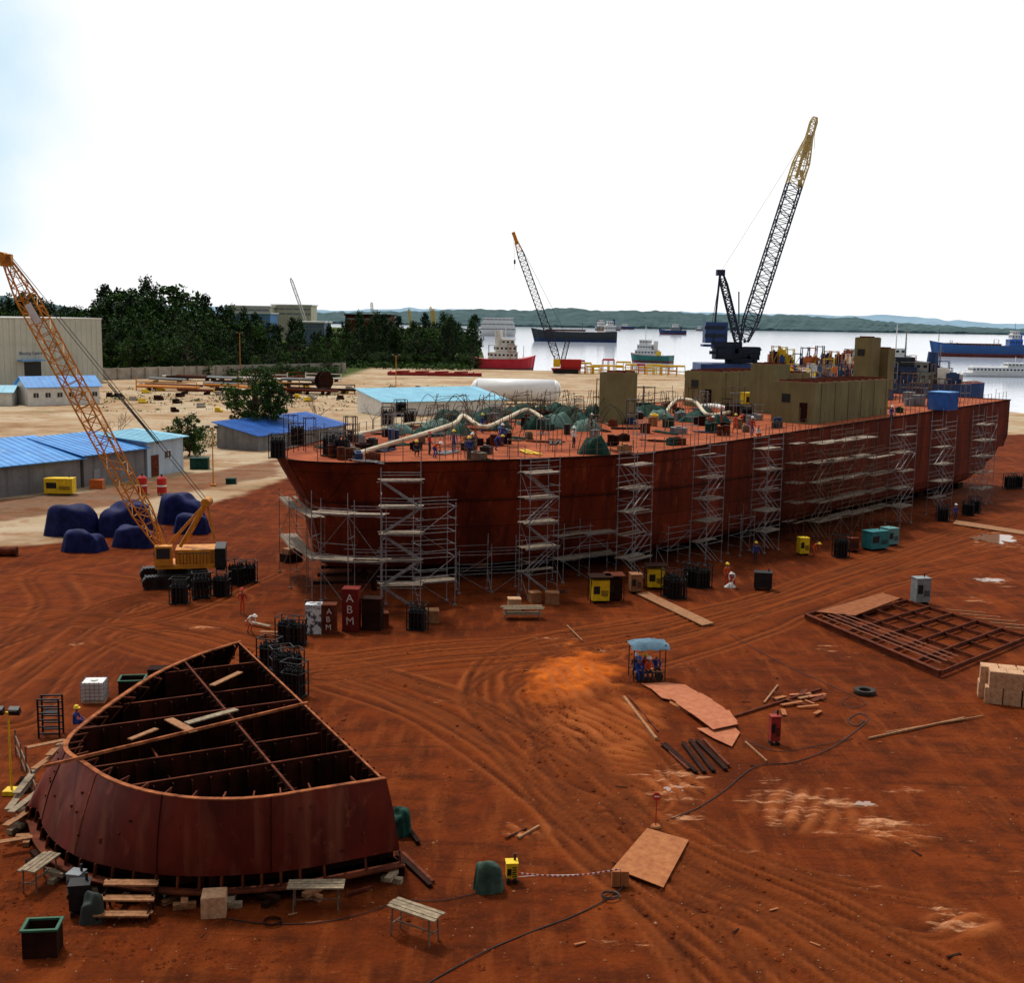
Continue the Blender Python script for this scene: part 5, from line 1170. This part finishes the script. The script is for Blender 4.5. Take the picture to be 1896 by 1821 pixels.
for i,(x,y,w_,h_) in enumerate(tents):
    lump(Pd(x,y),w_*1.15,w_*.8,h_*1.0,R.uniform(0,1.5),teal if i%5 else pgc,"dark green tarpaulin draped over deck equipment",seed=40+i,group="green tarpaulins on the deck")
    p=Pd(x,y); q=MB()
    for s_ in(-1,1): q.cyl((s_*w_*.5,0,0),(s_*w_*.35,0,h_+1.3),.035,n=4); q.cyl((s_*w_*.5,.9,0),(s_*w_*.3,.5,h_+1.3),.035,n=4)
    q.cyl((-w_*.45,0,h_+1.0),(w_*.45,0,h_+1.1),.035,n=4); q.cyl((-w_*.35,.5,h_+.6),(w_*.4,.5,h_+1.2),.035,n=4); mk(q,"tarpaulin_pole_frame",galvr,loc=p,rz=R.uniform(0,1.5),label="thin pole frame holding up a deck tarpaulin",cat="pole frame",group="pole frames on deck")
def duct(pts,r,mt,label,name="duct_hose",cat="hose",group=None,k=8,n_=8):
    p0=pts[0]; mb=MB(); mb.tube([p-p0 for p in spline(pts,k)],r,n_); return mk(mb,name,mt,loc=p0,smooth=True,label=label,cat=cat,group=group)
def Pu(x,y,h): p=Pd(x,y); p.z+=h; return p
duct([Pu(655,846,.3),Pu(700,835,.4),Pu(775,830,1.2),Pu(840,815,1.6),Pu(858,805,1.9),Pu(895,815,1.3),Pu(940,800,1.5),Pu(975,790,1.8),Pu(1005,795,1.2)],.19,hosew,"long pale ventilation duct snaking over the deck",group="ventilation ducts")
duct([Pu(1230,775,.4),Pu(1250,765,1.5),Pu(1285,768,1.6),Pu(1310,780,.8),Pu(1350,772,.6)],.2,hosew,"pale ventilation duct over the deck",group="ventilation ducts")
duct([Pu(1300,760,.6),Pu(1330,763,.7),Pu(1360,768,.4)],.32,white,"white flexible duct by the deckhouse",group="ventilation ducts")
duct([Pu(640,812,.3),Pu(700,802,.4),Pu(760,798,.8),Pu(800,790,.5)],.15,hosew,"short pale ventilation duct on the foredeck",group="ventilation ducts")
for i in range(22):
    x=R.uniform(740,1110); y=R.uniform(770,815); a=Pd(x,y); s_=R.uniform(.7,1.2); duct([a,a+Vector((.5,0,1.6))*s_,a+Vector((1.3,.3,2.6))*s_,a+Vector((2.3,.5,1.6))*s_,a+Vector((2.6*s_,.6,0))],.03,black,"thin black cable arching over the deck",name="cable",cat="cable",group="cables over the deck")
for i in range(230):
    if i<160: u=R.uniform(-23,32)
    else: u=R.uniform(30,76)
    b_=np.interp(u,[p[0] for p in deckc],[p[1] for p in deckc])*.9; nn=15+R.uniform(-1,1)*b_
    if (u>30 and u<50 and nn<8.5) or (39<u<62 and nn>18): continue
    p=S(u,nn,dz(u)-.12); kind_=R.random(); q=MB()
    mt=R.choice([rust,rustd,galvr,wood,black,galv,teal,rust,greyp,rustd,blueh,yelb if R.random()<.3 else rustd])
    if kind_<.32: q.box((0,0,.3),(R.uniform(.6,1.6),R.uniform(.5,1),.6)); q.box((0,0,.65),(.5,.4,.12)); nm,lb,ct="equipment_box","small steel equipment box on the deck","box"
    elif kind_<.55:
        for k in range(4): q.box((R.uniform(-.2,.2),k*.28-.4,.06+.05*(k%2)),(R.uniform(2,4),.18,.08),rz=R.uniform(-.1,.1))
        nm,lb,ct="plank_stack","loose boards stacked on the deck","plank stack"
    elif kind_<.82:
        hh=R.uniform(1.4,3.2)
        for k in range(4): a=k*math.pi/2; q.cyl((.6*math.cos(a),.6*math.sin(a),0),(.6*math.cos(a),.6*math.sin(a),hh),.03,n=4)
        for zz in(hh/2,hh-.05):
            for k in range(4): a=k*math.pi/2; q.cyl((.6*math.cos(a),.6*math.sin(a),zz),(.6*math.cos(a+math.pi/2),.6*math.sin(a+math.pi/2),zz),.03,n=4)
        nm,lb,ct="guard_frame","tube guard frame around a deck opening","guard frame"; mt=R.choice([galvr,galv,rustd])
    else:
        q.cyl((0,0,0),(0,0,.9),.3,n=12); q.cyl((0,0,.9),(0,0,1.0),.33,n=12); q.cyl((.6,.2,0),(.6,.2,.9),.3,n=12); nm,lb,ct="steel_drum","pair of steel drums on the deck","drum"
    mk(q,nm,mt,loc=p,rz=R.uniform(0,3),label=lb,cat=ct,group="loose items on the deck")
e=T("equipment_container","bright blue container box on the ship's stern deck","container",Pd(1745,758),RZ); q=MB(); q.box((0,0,1.1),(3.0,2.4,2.0)); [q.box((x,-1.22,1.1),(.06,.06,1.9)) for x in np.arange(-1.3,1.4,.3)]; mk(q,"body",blueb,e); q=MB(); q.box((0,0,2.18),(3.1,2.5,.12)); mk(q,"roof",blueroof,e)
machine(Pd(1385,755),1.6,1.2,1.9,.4,yelb,"yellow equipment cabinet beside the deckhouse")
for i,(u,nn) in enumerate(((62,5),(66,8),(68,12),(74,10),(76,20),(72,24),(75,26),(55,14),(50,15),(64,3),(57,10),(60,16),(46,13),(34,14),(28,22),(24,24))):
    q=MB(); hh=R.uniform(2.2,4.2)
    for x in(-1,1):
        for y in(-.8,.8): q.cyl((x,y,0),(x,y,hh),.06,n=5)
    for zz in(hh*.5,hh-.1):
        for y in(-.8,.8): q.cyl((-1,y,zz),(1,y,zz),.05,n=4)
        for x in(-1,1): q.cyl((x,-.8,zz),(x,.8,zz),.05,n=4)
    q.box((0,0,.7),(1.5,1.2,1.3),m=1); mk(q,"winch_frame",[galvr,R.choice([blueh,rustd,greyp,teal])],loc=S(u,nn,dz(u)-.12),rz=RZ,label="steel frame with winch machinery on the deck",cat="winch",group="winch frames on deck")
# ---------------- people ----------------
ppl=[(840,836,1,'stand',cbl,cbl,'y',.3),(868,850,1,'stand',cbl,cdk,'y',.6),(875,842,1,'walk',cdk,cdk,'w',-1),(805,846,1,'bend',cor,cbl,'w',1),(795,840,1,'stand',crd,cdk,'r',2),(918,832,1,'bend',cbl,cbl,'y',1.5),(930,822,1,'stand',cbl,cbl,'w',.2),(936,815,1,'bend',cbl,cdk,'b',-1.2),(1062,828,1,'stand',cwh,cdk,'w',.8),(1361,800,1,'walk',cor,cor,'y',.4),(1368,790,1,'bend',cor,cdk,'r',2.2),(1402,810,1,'crouch',cwh,cor,'r',.4),(1335,785,1,'stand',cdk,crd,'r',1.4),(1650,782,1,'stand',cbl,cdk,'w',.4),(1314,792,1,'bend',crd,cdk,'w',.4),(1392,806,1,'stand',crd,cbl,'w',.4),(770,842,1,'crouch',cdk,cdk,'y',.4),(1095,800,1,'stand',cdk,cdk,'w',1.4),(893,800,1,'stand',cbl,cbl,'y',1.0),
(449,1138,0,'stand',crd,cor,'r',.2),(462,1172,0,'bend',cwh,cor,'w',.9),(291,1052,0,'stand',cbl,cbl,'y',.8),(138,1352,0,'crouch',cbl,cbl,'y',1.6),(1398,1042,0,'stand',cbl,cdk,'y',.1),(1356,1088,0,'bend',cwh,crd,'w',-.4),(1345,1085,0,'stand',cor,crd,'y',.4),(1768,965,0,'stand',cbl,cdk,'w',.3),(1508,1030,0,'bend',cor,cor,'y',.5)]
nmm={id(cbl):'blue',id(cor):'orange',id(crd):'red',id(cwh):'white',id(cdk):'dark'}
pz={'stand':'standing','walk':'walking','bend':'bending','crouch':'crouching','sit':'sitting'}
hh_={'y':'yellow','w':'white','b':'blue','r':'red'}
for x,y,dk,po,sh_,tr_,he,rz in ppl:
    loc=Pd(x,y) if dk else G(x,y)
    person(loc,po,sh_,tr_,he,rz,"worker in %s top and %s helmet %s on %s"%(nmm[id(sh_)],hh_[he],pz[po],"deck" if dk else "mud"))
# ---------------- canopy cart ----------------
cc=G(1197,1256); ct=T("canopy_cart","small steel work cart with blue tarpaulin canopy","cart",cc,.15)
q=MB()
for x in(-.95,.95):
    for y in(-.6,.6): q.beam((x,y,0),(x,y,2.1+.1*(x>0)),.05)
q.beam((-.95,-.6,.5),(.95,-.6,.5),.05); q.beam((-.95,.6,.5),(.95,.6,.5),.05); q.beam((-.95,-.6,2.05),(.95,-.6,2.1),.05); q.beam((-.95,.6,2.05),(.95,.6,2.1),.05); mk(q,"frame",black,ct)
q=MB(); NXc=10
for i in range(NXc+1):
    for j in range(7): q.v.append((-1.15+2.3*i/NXc,-.85+1.7*j/6,2.15+.22*math.sin(math.pi*i/NXc)*math.sin(math.pi*j/6)+.04*math.sin(i*1.7+j*2.1)-(.22 if j in(0,6) else 0)))
for i in range(NXc):
    for j in range(6): a=i*7+j; q.f.append((a,a+7,a+8,a+1)); q.m.append(0)
mk(q,"canopy",mat('faded_blue_canopy',(.13,.22,.29),(.07,.13,.18),2,.7,bump=.4,spec=.1),ct,smooth=True)
q=MB(); q.box((0,.3,.45),(1.7,.35,.05)); mk(q,"bench",wood,ct); q=MB(); q.box((0,-.35,.45),(1.7,.3,.05)); mk(q,"bench",wood,ct)
for x in(-.6,.6): q=MB(); q.cyl((x,-.68,.25),(x,-.62,.25),.25,n=12); mk(q,"wheel",rubber,ct)
for i,(dx,dy,rz,s_,tr_,he) in enumerate(((-.55,-.35,.2,cbl,cbl,'b'),(.05,-.35,0,cor,cdk,'w'),(.55,.3,.1,cbl,cdk,None),(-.6,.3,-.3,cdk,cdk,'w'),(-.15,.35,.1,crd,cbl,'y'))):
    person(cc+Vector((dx,dy,0)),'sit',s_,tr_,he,rz+.15,"worker in %s top sitting on a bench under canopy"%nmm[id(s_)])
person(G(1178,1258),'crouch',cbl,cbl,'b',1.3,"worker in blue coverall crouching beside the cart")
# ---------------- flat ground items ----------------
def slab(pts,z0,t,mt,label,name="steel_plate",cat="steel plate",group=None):
    W=[G(*p) for p in pts]; c=sum(W,Vector((0,0,0)))/len(W); mb=MB(); P_=[(p.x-c.x,p.y-c.y) for p in W]
    ar=sum(P_[i][0]*P_[(i+1)%len(P_)][1]-P_[(i+1)%len(P_)][0]*P_[i][1] for i in range(len(P_)))
    if ar<0: P_=P_[::-1]
    mb.prism(P_,0,t); return mk(mb,name,mt,loc=(c.x,c.y,z0),label=label,cat=cat,group=group)
slab([(1198,1538),(1275,1560),(1228,1648),(1135,1612)],.06,.03,platem,"square worn steel plate lying across the track")
pg="curved steel plates in a heap"
pinkm=mat('pinkish_plate',(.46,.17,.085),(.34,.105,.05),2.2,.8,c3=(.52,.25,.15),spot=.6,spots=7,spec=.1)
for pts,zz in (([(1188,1270),(1235,1268),(1268,1272),(1295,1288),(1270,1300),(1228,1292)],.09),([(1205,1280),(1240,1276),(1300,1290),(1320,1302),(1262,1306),(1225,1298)],.14),([(1240,1300),(1300,1292),(1340,1318),(1352,1332),(1290,1330)],.19),([(1250,1310),(1325,1312),(1358,1336),(1366,1346),(1290,1338)],.24),([(1278,1330),(1350,1326),(1366,1352),(1320,1362)],.29),([(1290,1354),(1360,1352),(1370,1362),(1355,1388),(1320,1372)],.12)):
    slab(pts,zz,.03,pinkm,"curved rusty pink steel plate on the mud",group=pg)
slab([(1238,1290),(1262,1300),(1275,1325),(1240,1305)],.06,.02,platem,"small steel offcut on the mud",group=pg)
slab([(1178,1103),(1200,1100),(1322,1158),(1300,1162)],.08,.08,wood,"long wooden walkway board in front of the hull","walkway_board","board")
slab([(1770,965),(1896,985),(1896,992),(1764,972)],.05,.06,wood,"long timber board on the mud","board","board")
bg_="steel beams lying on the mud"
for (x0,y0,x1,y1,w_,mt) in((1155,1290,1215,1368,.16,wood),(1163,1287,1218,1352,.08,rust),(1226,1378,1290,1430,.22,rustd),(1240,1392,1275,1425,.15,rust),(1265,1375,1305,1430,.22,rustd),(1278,1370,1322,1428,.22,rustd),(1290,1370,1345,1425,.22,rustd),(1302,1368,1350,1418,.16,rust),(1352,1328,1520,1275,.14,rust),(1232,1375,1262,1402,.12,rustd),(735,1580,798,1640,.2,rustd),(745,1578,802,1632,.14,rust),(730,1495,775,1560,.18,rustd),(1608,1366,1785,1328,.1,wood),(1640,1355,1822,1324,.07,wood),(300,1672,398,1634,.22,wood),(960,1550,998,1528,.1,wood),(936,1550,975,1532,.07,rust),(640,1655,690,1640,.1,rust),(1050,1157,1078,1185,.08,wood),(1380,1372,1420,1408,.08,wood),(1415,1300,1440,1268,.1,wood),(1060,1235,1100,1240,.07,rust)):
    a=G(x0,y0,.14);b_=G(x1,y1,.14)
    if w_>.14:
        q=MB(); d=b_-a; q.beam((0,0,0),d,w_,.03); q.beam((0,0,.12),d+Vector((0,0,.12)),w_,.03); q.beam((0,0,.06),d+Vector((0,0,.06)),.03,.11); mk(q,"steel_beam",mt,loc=a-Vector((0,0,.1)),label="rusty steel section lying on the mud",cat="beam",group=bg_)
    else: singlebeam(a-Vector((0,0,.06)),b_-Vector((0,0,.06)),w_,w_,"bar",mt,"long thin %s bar lying on the mud"%("wooden" if mt is wood else "rusty steel"),"bar","bars on the mud")
for i in range(16):
    x=R.uniform(1430,1520); y=R.uniform(1285,1325); p=G(x,y); q=MB(); q.box((0,0,0),(R.uniform(.5,1.6),R.uniform(.1,.35),.03),rx=R.uniform(-.1,.1),ry=R.uniform(-.12,.12)); mk(q,"scrap_piece",R.choice([pinkm,platem,wood,rust]),loc=p+Vector((0,0,.1+.06*R.random())),rz=R.uniform(0,3.1),label="scrap offcut lying in a small heap",cat="scrap",group="scrap offcuts")
for i in range(34):
    x=R.uniform(40,1850); y=R.uniform(1190,1790); p=G(x,y); 
    q=MB(); q.box((0,0,0),(R.uniform(.12,.6),R.uniform(.04,.1),.03),ry=R.uniform(-.1,.1)); mk(q,"scrap_piece",R.choice([platem,wood,rust,rustd]),loc=p+Vector((0,0,.04)),rz=R.uniform(0,3.1),label="small scrap offcut lying on the red mud",cat="scrap",group="scrap offcuts")
rs=random.Random(5); mb=MB()
for i in range(1500):
    x=rs.uniform(0,1896); y=1100+720*rs.random()**.8; p=G(x,y); s_=rs.uniform(.015,.05)*(1.9 if rs.random()<.03 else 1); 
    vs=[(p.x+s_*rs.uniform(.6,1.2)*a,p.y+s_*rs.uniform(.6,1.2)*b_,.0+s_*rs.uniform(.5,.9)*c) for a,b_,c in((1,0,0),(0,1,0),(-1,0,0),(0,-1,0),(0,0,1.2))]
    mb.add(vs,[(0,1,4),(1,2,4),(2,3,4),(3,0,4)],rs.randrange(3))
mk(mb,"stones",[mudm,platem,mat('pale_stone',(.42,.24,.15))],kind="stuff")
mb=MB()
for i in range(3400):
    if rs.random()<.35: x=rs.uniform(-60,560); y=rs.uniform(1500,1800)
    elif rs.random()<.65: x=rs.gauss(1110,55); y=rs.gauss(1310,55)
    else: x=rs.uniform(700,1896); y=rs.uniform(1210,1800)
    p=G(x,y); s_=rs.uniform(.04,.14)
    vs=[(p.x+s_*rs.uniform(.6,1.2)*a,p.y+s_*rs.uniform(.6,1.2)*b_,-.01+s_*rs.uniform(.3,.6)*c) for a,b_,c in((1,0,0),(0,1,0),(-1,0,0),(0,-1,0),(0,0,1.2))]
    mb.add(vs,[(0,1,4),(1,2,4),(2,3,4),(3,0,4)])
mk(mb,"mud_clods",mudm,kind="stuff")
c4=[G(1490,1148),G(1640,1108),G(1905,1188),G(1740,1256)]; o0=c4[0]; fr=T("steel_grid_panel","large rusty steel stiffener grid lying flat on mud","steel frame",(o0.x,o0.y,0))
q=MB(); C=[p-o0 for p in c4]
def Lq(s_,t): return (C[0]*(1-s_)+C[1]*s_)*(1-t)+(C[3]*(1-s_)+C[2]*s_)*t
for k in range(7):
    t=k/6; a=Lq(0,t);b_=Lq(1,t); q.beam(a+Vector((0,0,.28)),b_+Vector((0,0,.28)),.1,.3)
for k in range(6):
    t=k/5; a=Lq(t,0);b_=Lq(t,1); q.beam(a+Vector((0,0,.22)),b_+Vector((0,0,.22)),.07,.26)
q.beam(Lq(0,0)+Vector((0,0,.45)),Lq(0,1)+Vector((0,0,.45)),.3,.05); mk(q,"grid_beam",rust,fr)
for k in range(4): q=MB(); t=.07+k*.06; q.beam(Lq(t,.1)+Vector((0,0,.5)),Lq(t+.02,.95)+Vector((0,0,.5)),.07,.05); mk(q,"loose_bar",mat('pinkish_bar',(.30,.10,.055)),fr)
q=MB(); P_=[Lq(.1,.02),Lq(.95,.0),Lq(.95,.14),Lq(.3,.2)]; q.add([p+Vector((0,0,.46)) for p in P_]+[p+Vector((0,0,.5)) for p in P_],[(0,1,2,3),(4,5,6,7),(0,1,5,4),(1,2,6,5),(2,3,7,6),(3,0,4,7)]); mk(q,"cover_plate",mat('brown_cover_plate',(.30,.105,.04),(.19,.06,.024),2,.85,spec=.1),fr)
for k in range(5): q=MB(); a=Lq(1,.45+.1*k)+Vector((0,0,.48)); q.beam(a,a+Vector((2.4,-1.2,.1)),.12,.06); mk(q,"plank",wood,fr)
q=MB(); ring=[(.5,.0),(.6,.02),(.62,.14),(.6,.26),(.5,.28),(.34,.24),(.34,.04)]; NN=28
for i in range(NN):
    a=2*math.pi*i/NN
    for r,zz in ring: q.v.append((r*math.cos(a)*(1+.015*(i%2)*(r>.55)),r*math.sin(a)*(1+.015*(i%2)*(r>.55)),zz))
nr=len(ring)
for i in range(NN):
    for k in range(nr): q.f.append((i*nr+k,((i+1)%NN)*nr+k,((i+1)%NN)*nr+(k+1)%nr,i*nr+(k+1)%nr)); q.m.append(0)
mk(q,"tyre",rubber,loc=G(1601,1285),label="worn truck tyre lying flat on the mud",cat="tyre")
hg="hoses and cables on the ground"
def gh(pts,r,mt,label): duct([G(x,y,.04) for x,y in pts],r,mt,label,"hose","hose",hg,8,5)
gh([(780,1830),(830,1800),(900,1762),(980,1728),(1060,1698),(1125,1665),(1160,1638)],.025,black,"black hose curving over the red mud")
gh([(1235,1520),(1290,1498),(1340,1465),(1400,1420),(1470,1412),(1540,1385),(1590,1350),(1608,1330),(1590,1322),(1570,1335),(1585,1345),(1600,1335)],.025,black,"black hose snaking across the yard")
gh([(1350,1175),(1450,1230),(1550,1275),(1600,1300),(1580,1312),(1560,1300),(1575,1290)],.018,black,"thin black cable across the yard")
gh([(420,1702),(500,1712),(600,1708),(680,1690),(740,1670),(820,1668),(900,1650)],.018,black,"thin cable near the trestles")
gh([(1380,1370),(1440,1392),(1520,1380),(1580,1368)],.018,black,"thin cable on the mud")
gh([(960,1625),(1000,1622),(1080,1620),(1150,1612)],.012,cwh,"white cable along the ground")
for k in range(3): q=MB(); q.tube([( .3*math.cos(a)*(1+.06*k),.3*math.sin(a),.04+.03*k+.01*a) for a in np.linspace(0,6.28*2,40)],.025,5); mk(q,"hose_coil",[rustd,black,black][k],loc=[G(505,1712),G(1130,1665),G(1040,1100)][k],label="coiled hose lying on the mud",cat="hose",group="hose coils")
ta=G(960,1618,.55); tb=G(1148,1610,.75); q=MB()
for k in range(40):
    t=k/40; t2=(k+1)/40; sag=lambda v:-.18*math.sin(math.pi*v); a=(tb-ta)*t+Vector((0,0,sag(t))); c=(tb-ta)*t2+Vector((0,0,sag(t2))); q.beam(a,c,.012,.05,m=k%2)
mk(q,"barrier_tape",[red,white],loc=ta,label="red and white barrier tape strung across the mud",cat="barrier tape")
e=T("sign_post","small red and white warning sign on a post","sign",G(1214,1532)); q=MB(); q.cyl((0,0,0),(0,0,1.3),.025,n=6); mk(q,"post",red,e); q=MB(); q.cyl((0,0,0),(0,0,.08),.22,.18,n=14); mk(q,"base",platem,e); q=MB(); q.cyl((0,-.03,1.35),(0,-.01,1.35),.17,n=16); mk(q,"sign_face",red,e); q=MB(); q.box((0,-.04,1.35),(.22,.01,.06)); mk(q,"sign_bar",white,e)
for k in range(6):
    crate(G(1147,1640)+Vector(((k%2)*.33-.15,0,(k//2)*.2)),.3,.3,.18,0,platem,"tan brick block stacked beside the steel plate","block","brick_block",slats=False,group="small stacked blocks")
def trestle(px,py,L,h,rz,label,mt=woodg):
    e=T("trestle_table",label,"trestle",G(px,py),rz,"trestle tables"); q=MB()
    for k in range(4): q.box((R.uniform(-.05,.05),-.27+.18*k,h+R.uniform(-.01,.01)),(L,.155,.05),rz=R.uniform(-.01,.01))
    mk(q,"plank_top",mt,e)
    for x in(-L*.38,L*.38):
        for y in(-.25,.25): q=MB(); q.beam((x*1.05,y*1.1,0),(x,y,h-.03),.045); mk(q,"leg",galvr,e)
    q=MB(); [q.beam((x,-.25,h*.4),(x,.25,h*.4),.04) for x in(-L*.39,L*.39)]; q.beam((-L*.39,0,h*.4),(L*.39,0,h*.4),.04); mk(q,"crossbar",galvr,e)
trestle(586,1685,2.0,.95,.06,"low trestle with grey plank top"); trestle(768,1738,2.0,1.05,-.55,"trestle table with grey planks on thin legs",woodg)
trestle(75,1640,1.6,.9,1.35,"small trestle with pale plank top",woodg)
q=MB()
for k in range(3):
    for j in range(2): q.box((R.uniform(-.05,.05),-.2-k*.5+j*.22,.95-k*.32),(1.9,.2,.06))
for x in(-.85,.85):
    q.beam((x,.1,0),(x,.1,1.0),.08,m=1); q.beam((x,-.9,0),(x,-.9,.6),.08,m=1); q.beam((x,.1,.9),(x,-1.3,.2),.06,.14,m=1); q.beam((x,-.45,0),(x,-.45,.75),.08,m=1)
mk(q,"wooden_steps",[wood,rustd],loc=G(246,1680),rz=.02,label="makeshift wooden steps standing beside the hull block",cat="steps")
crate(G(397,1692),.85,.8,.75,.15,woodl,"pale wooden box beside the hull block",slats=False)
crate(G(80,1765),1.1,.8,.95,.12,rustd,"open rusty steel bin with green rim","bin","steel_bin",rim=mat('green_rim',(.03,.12,.07)),open_=True,slats=False)
q=MB(); q.cyl((0,0,0),(0,0,.28),.13,.16,n=14); mk(q,"bucket",white,loc=G(302,1662),label="small white bucket on the ground",cat="bucket")
machine(G(150,1690),.7,.6,1.1,.2,black,"dark welding machine beside the hull block",name="welding_machine"); lump(G(172,1705),.8,.7,1.0,.2,mat('dark_tarp',(.03,.04,.035)),"dark tarpaulin draped over small equipment",seed=88,mode='box')
machine(G(143,1660),.5,.5,.9,-.2,greyp,"small grey welding machine by the block",name="welding_machine")
lump(G(905,1648),1.1,.8,1.15,.2,mat('faded_green_tarp',(.06,.10,.075),(.02,.045,.035),2,.7,bump=.8,spec=.1),"green tarpaulin draped over a machine",seed=91,mode='box'); machine(G(947,1632),.42,.42,.75,.1,yelb,"small yellow power box on the mud",name="power_box",cat="power box")
lump(G(742,1545),.8,.8,1.1,.4,teal,"teal tarpaulin bundled against the hull block",seed=92,mode='box')
lump(G(1352,1088),.9,.7,.5,.4,cwh,"crumpled white sack on the mud",seed=93,name="white_sack",cat="sack")
e=T("water_tank","white plastic bulk water tank in a metal cage","tank",G(176,1298),.1); q=MB(); q.box((0,0,.65),(1.1,1.0,1.0)); q.cyl((0,0,1.15),(0,0,1.22),.2,n=12); mk(q,"bottle",white,e)
q=MB()
for zz in np.arange(.2,1.2,.2):
    for s_ in(-1,1): q.beam((-.6,s_*.55,zz),(.6,s_*.55,zz),.025); q.beam((s_*.6,-.55,zz),(s_*.6,.55,zz),.025)
for k in np.arange(-.6,.61,.24):
    for s_ in(-1,1): q.beam((k,s_*.56,.1),(k,s_*.56,1.2),.025); q.beam((s_*.61,k*.9,.1),(s_*.61,k*.9,1.2),.025)
mk(q,"cage",galv,e); q=MB(); q.box((0,0,.07),(1.2,1.1,.12)); mk(q,"pallet",woodl,e)
crate(G(246,1285),1.35,1.1,.85,.15,rustd,"open steel skip with green rim and white bags","skip","steel_skip",rim=MATS['green_rim'],open_=True,slats=False)
q=MB()
for x in(-.5,.5):
    for y in(-.35,.35): q.beam((x,y,0),(x,y,2.0),.08)
for zz in np.arange(.2,2.1,.35): [q.beam((-.5,y,zz),(.5,y,zz),.07) for y in(-.35,.35)]
q.box((0,0,1.2),(.7,.5,.04)); mk(q,"steel_rack",black,loc=G(95,1362),rz=.1,label="tall black steel ladder rack on the mud",cat="rack")
crate(G(298,1258),1.3,.9,.7,.1,rustd,"low dark steel box behind the hull block","steel box","steel_box")
for x0,y0,x1,y1,zz in((62,1425,118,1385,1.3),(20,1505,72,1465,.9),(90,1400,120,1370,1.5),(0,1560,60,1550,.5),(50,1385,115,1372,1.7),(15,1500,60,1440,.9),(480,1170,540,1172,.3),(455,1150,500,1160,.2),(30,1470,70,1420,1.1),(10,1530,55,1500,.7)):
    singlebeam(G(x0,y0,zz),G(x1,y1,zz),.3,.05,"plank",R.choice([wood,woodg]),"loose staging plank beside the hull block","plank","staging planks around the hull block")
mb=MB()
for i in range(7):
    a=G(30+i*10,1400+i*26,0)-G(60,1480,0); mb.beam(a,a+Vector((0,0,R.uniform(1,1.8))),.06); 
    if i: mb.beam(pv+Vector((0,0,1.0)),a+Vector((0,0,1.0)),.05); mb.beam(pv+Vector((0,0,.5)),a+Vector((0,0,.5)),.05)
    pv=a
mk(mb,"staging_frame",galvr,loc=G(60,1480),label="rusty tube staging frame beside the hull block",cat="staging")
for i in range(6): lump(G(R.uniform(10,60),R.uniform(1450,1560)),.7,.6,.35,0,rustd,"dark heap of scrap beside the block","scrap_heap","scrap",seed=200+i,group="scrap heaps")
for i in range(14):
    k=int(i*4.2)+1; p=bts[min(k,N-1)]+org; d=rad(bts[min(k,N-1)]); q=MB(); q.box((0,0,.1),(.8,.25,.2)); q.box((0,.05,.28),(.25,.8,.16)); mk(q,"timber_packing",R.choice([wood,rustd,woodg]),loc=(p.x+d.x*.5,p.y+d.y*.5,0),rz=R.uniform(0,3),label="timber packing blocks under the hull block rim",cat="timber block",group="timber packing blocks")
pm=bpy.data.materials.new('puddle_water'); pm.use_nodes=True; b=pm.node_tree.nodes['Principled BSDF']; b.inputs['Base Color'].default_value=(.25,.13,.08,1); b.inputs['Roughness'].default_value=.06; b.inputs['Specular IOR Level'].default_value=.8
def puddle(px,py,rx,ry,seed):
    rs=random.Random(seed); c=G(px,py); a=G(px+rx,py).x-c.x; b_=G(px,py-ry).y-c.y; mb=MB(); k=40; ph=[rs.uniform(0,6) for _ in range(4)]
    vs=[]
    for i in range(k):
        t=2*math.pi*i/k; r=1+.3*math.sin(2*t+ph[0])+.2*math.sin(5*t+ph[1])+.12*math.sin(9*t+ph[2]); vs.append((a*r*math.cos(t),b_*r*math.sin(t),0))
    mb.add(vs,[tuple(range(k))]); mk(mb,"puddle",pm,loc=(c.x,c.y,.035),kind="structure")
puddle(1842,998,30,9,1); puddle(1600,1490,14,5,3); puddle(1830,1075,20,4,4); puddle(1245,1462,22,5,6)
print("done",len(bpy.data.objects))
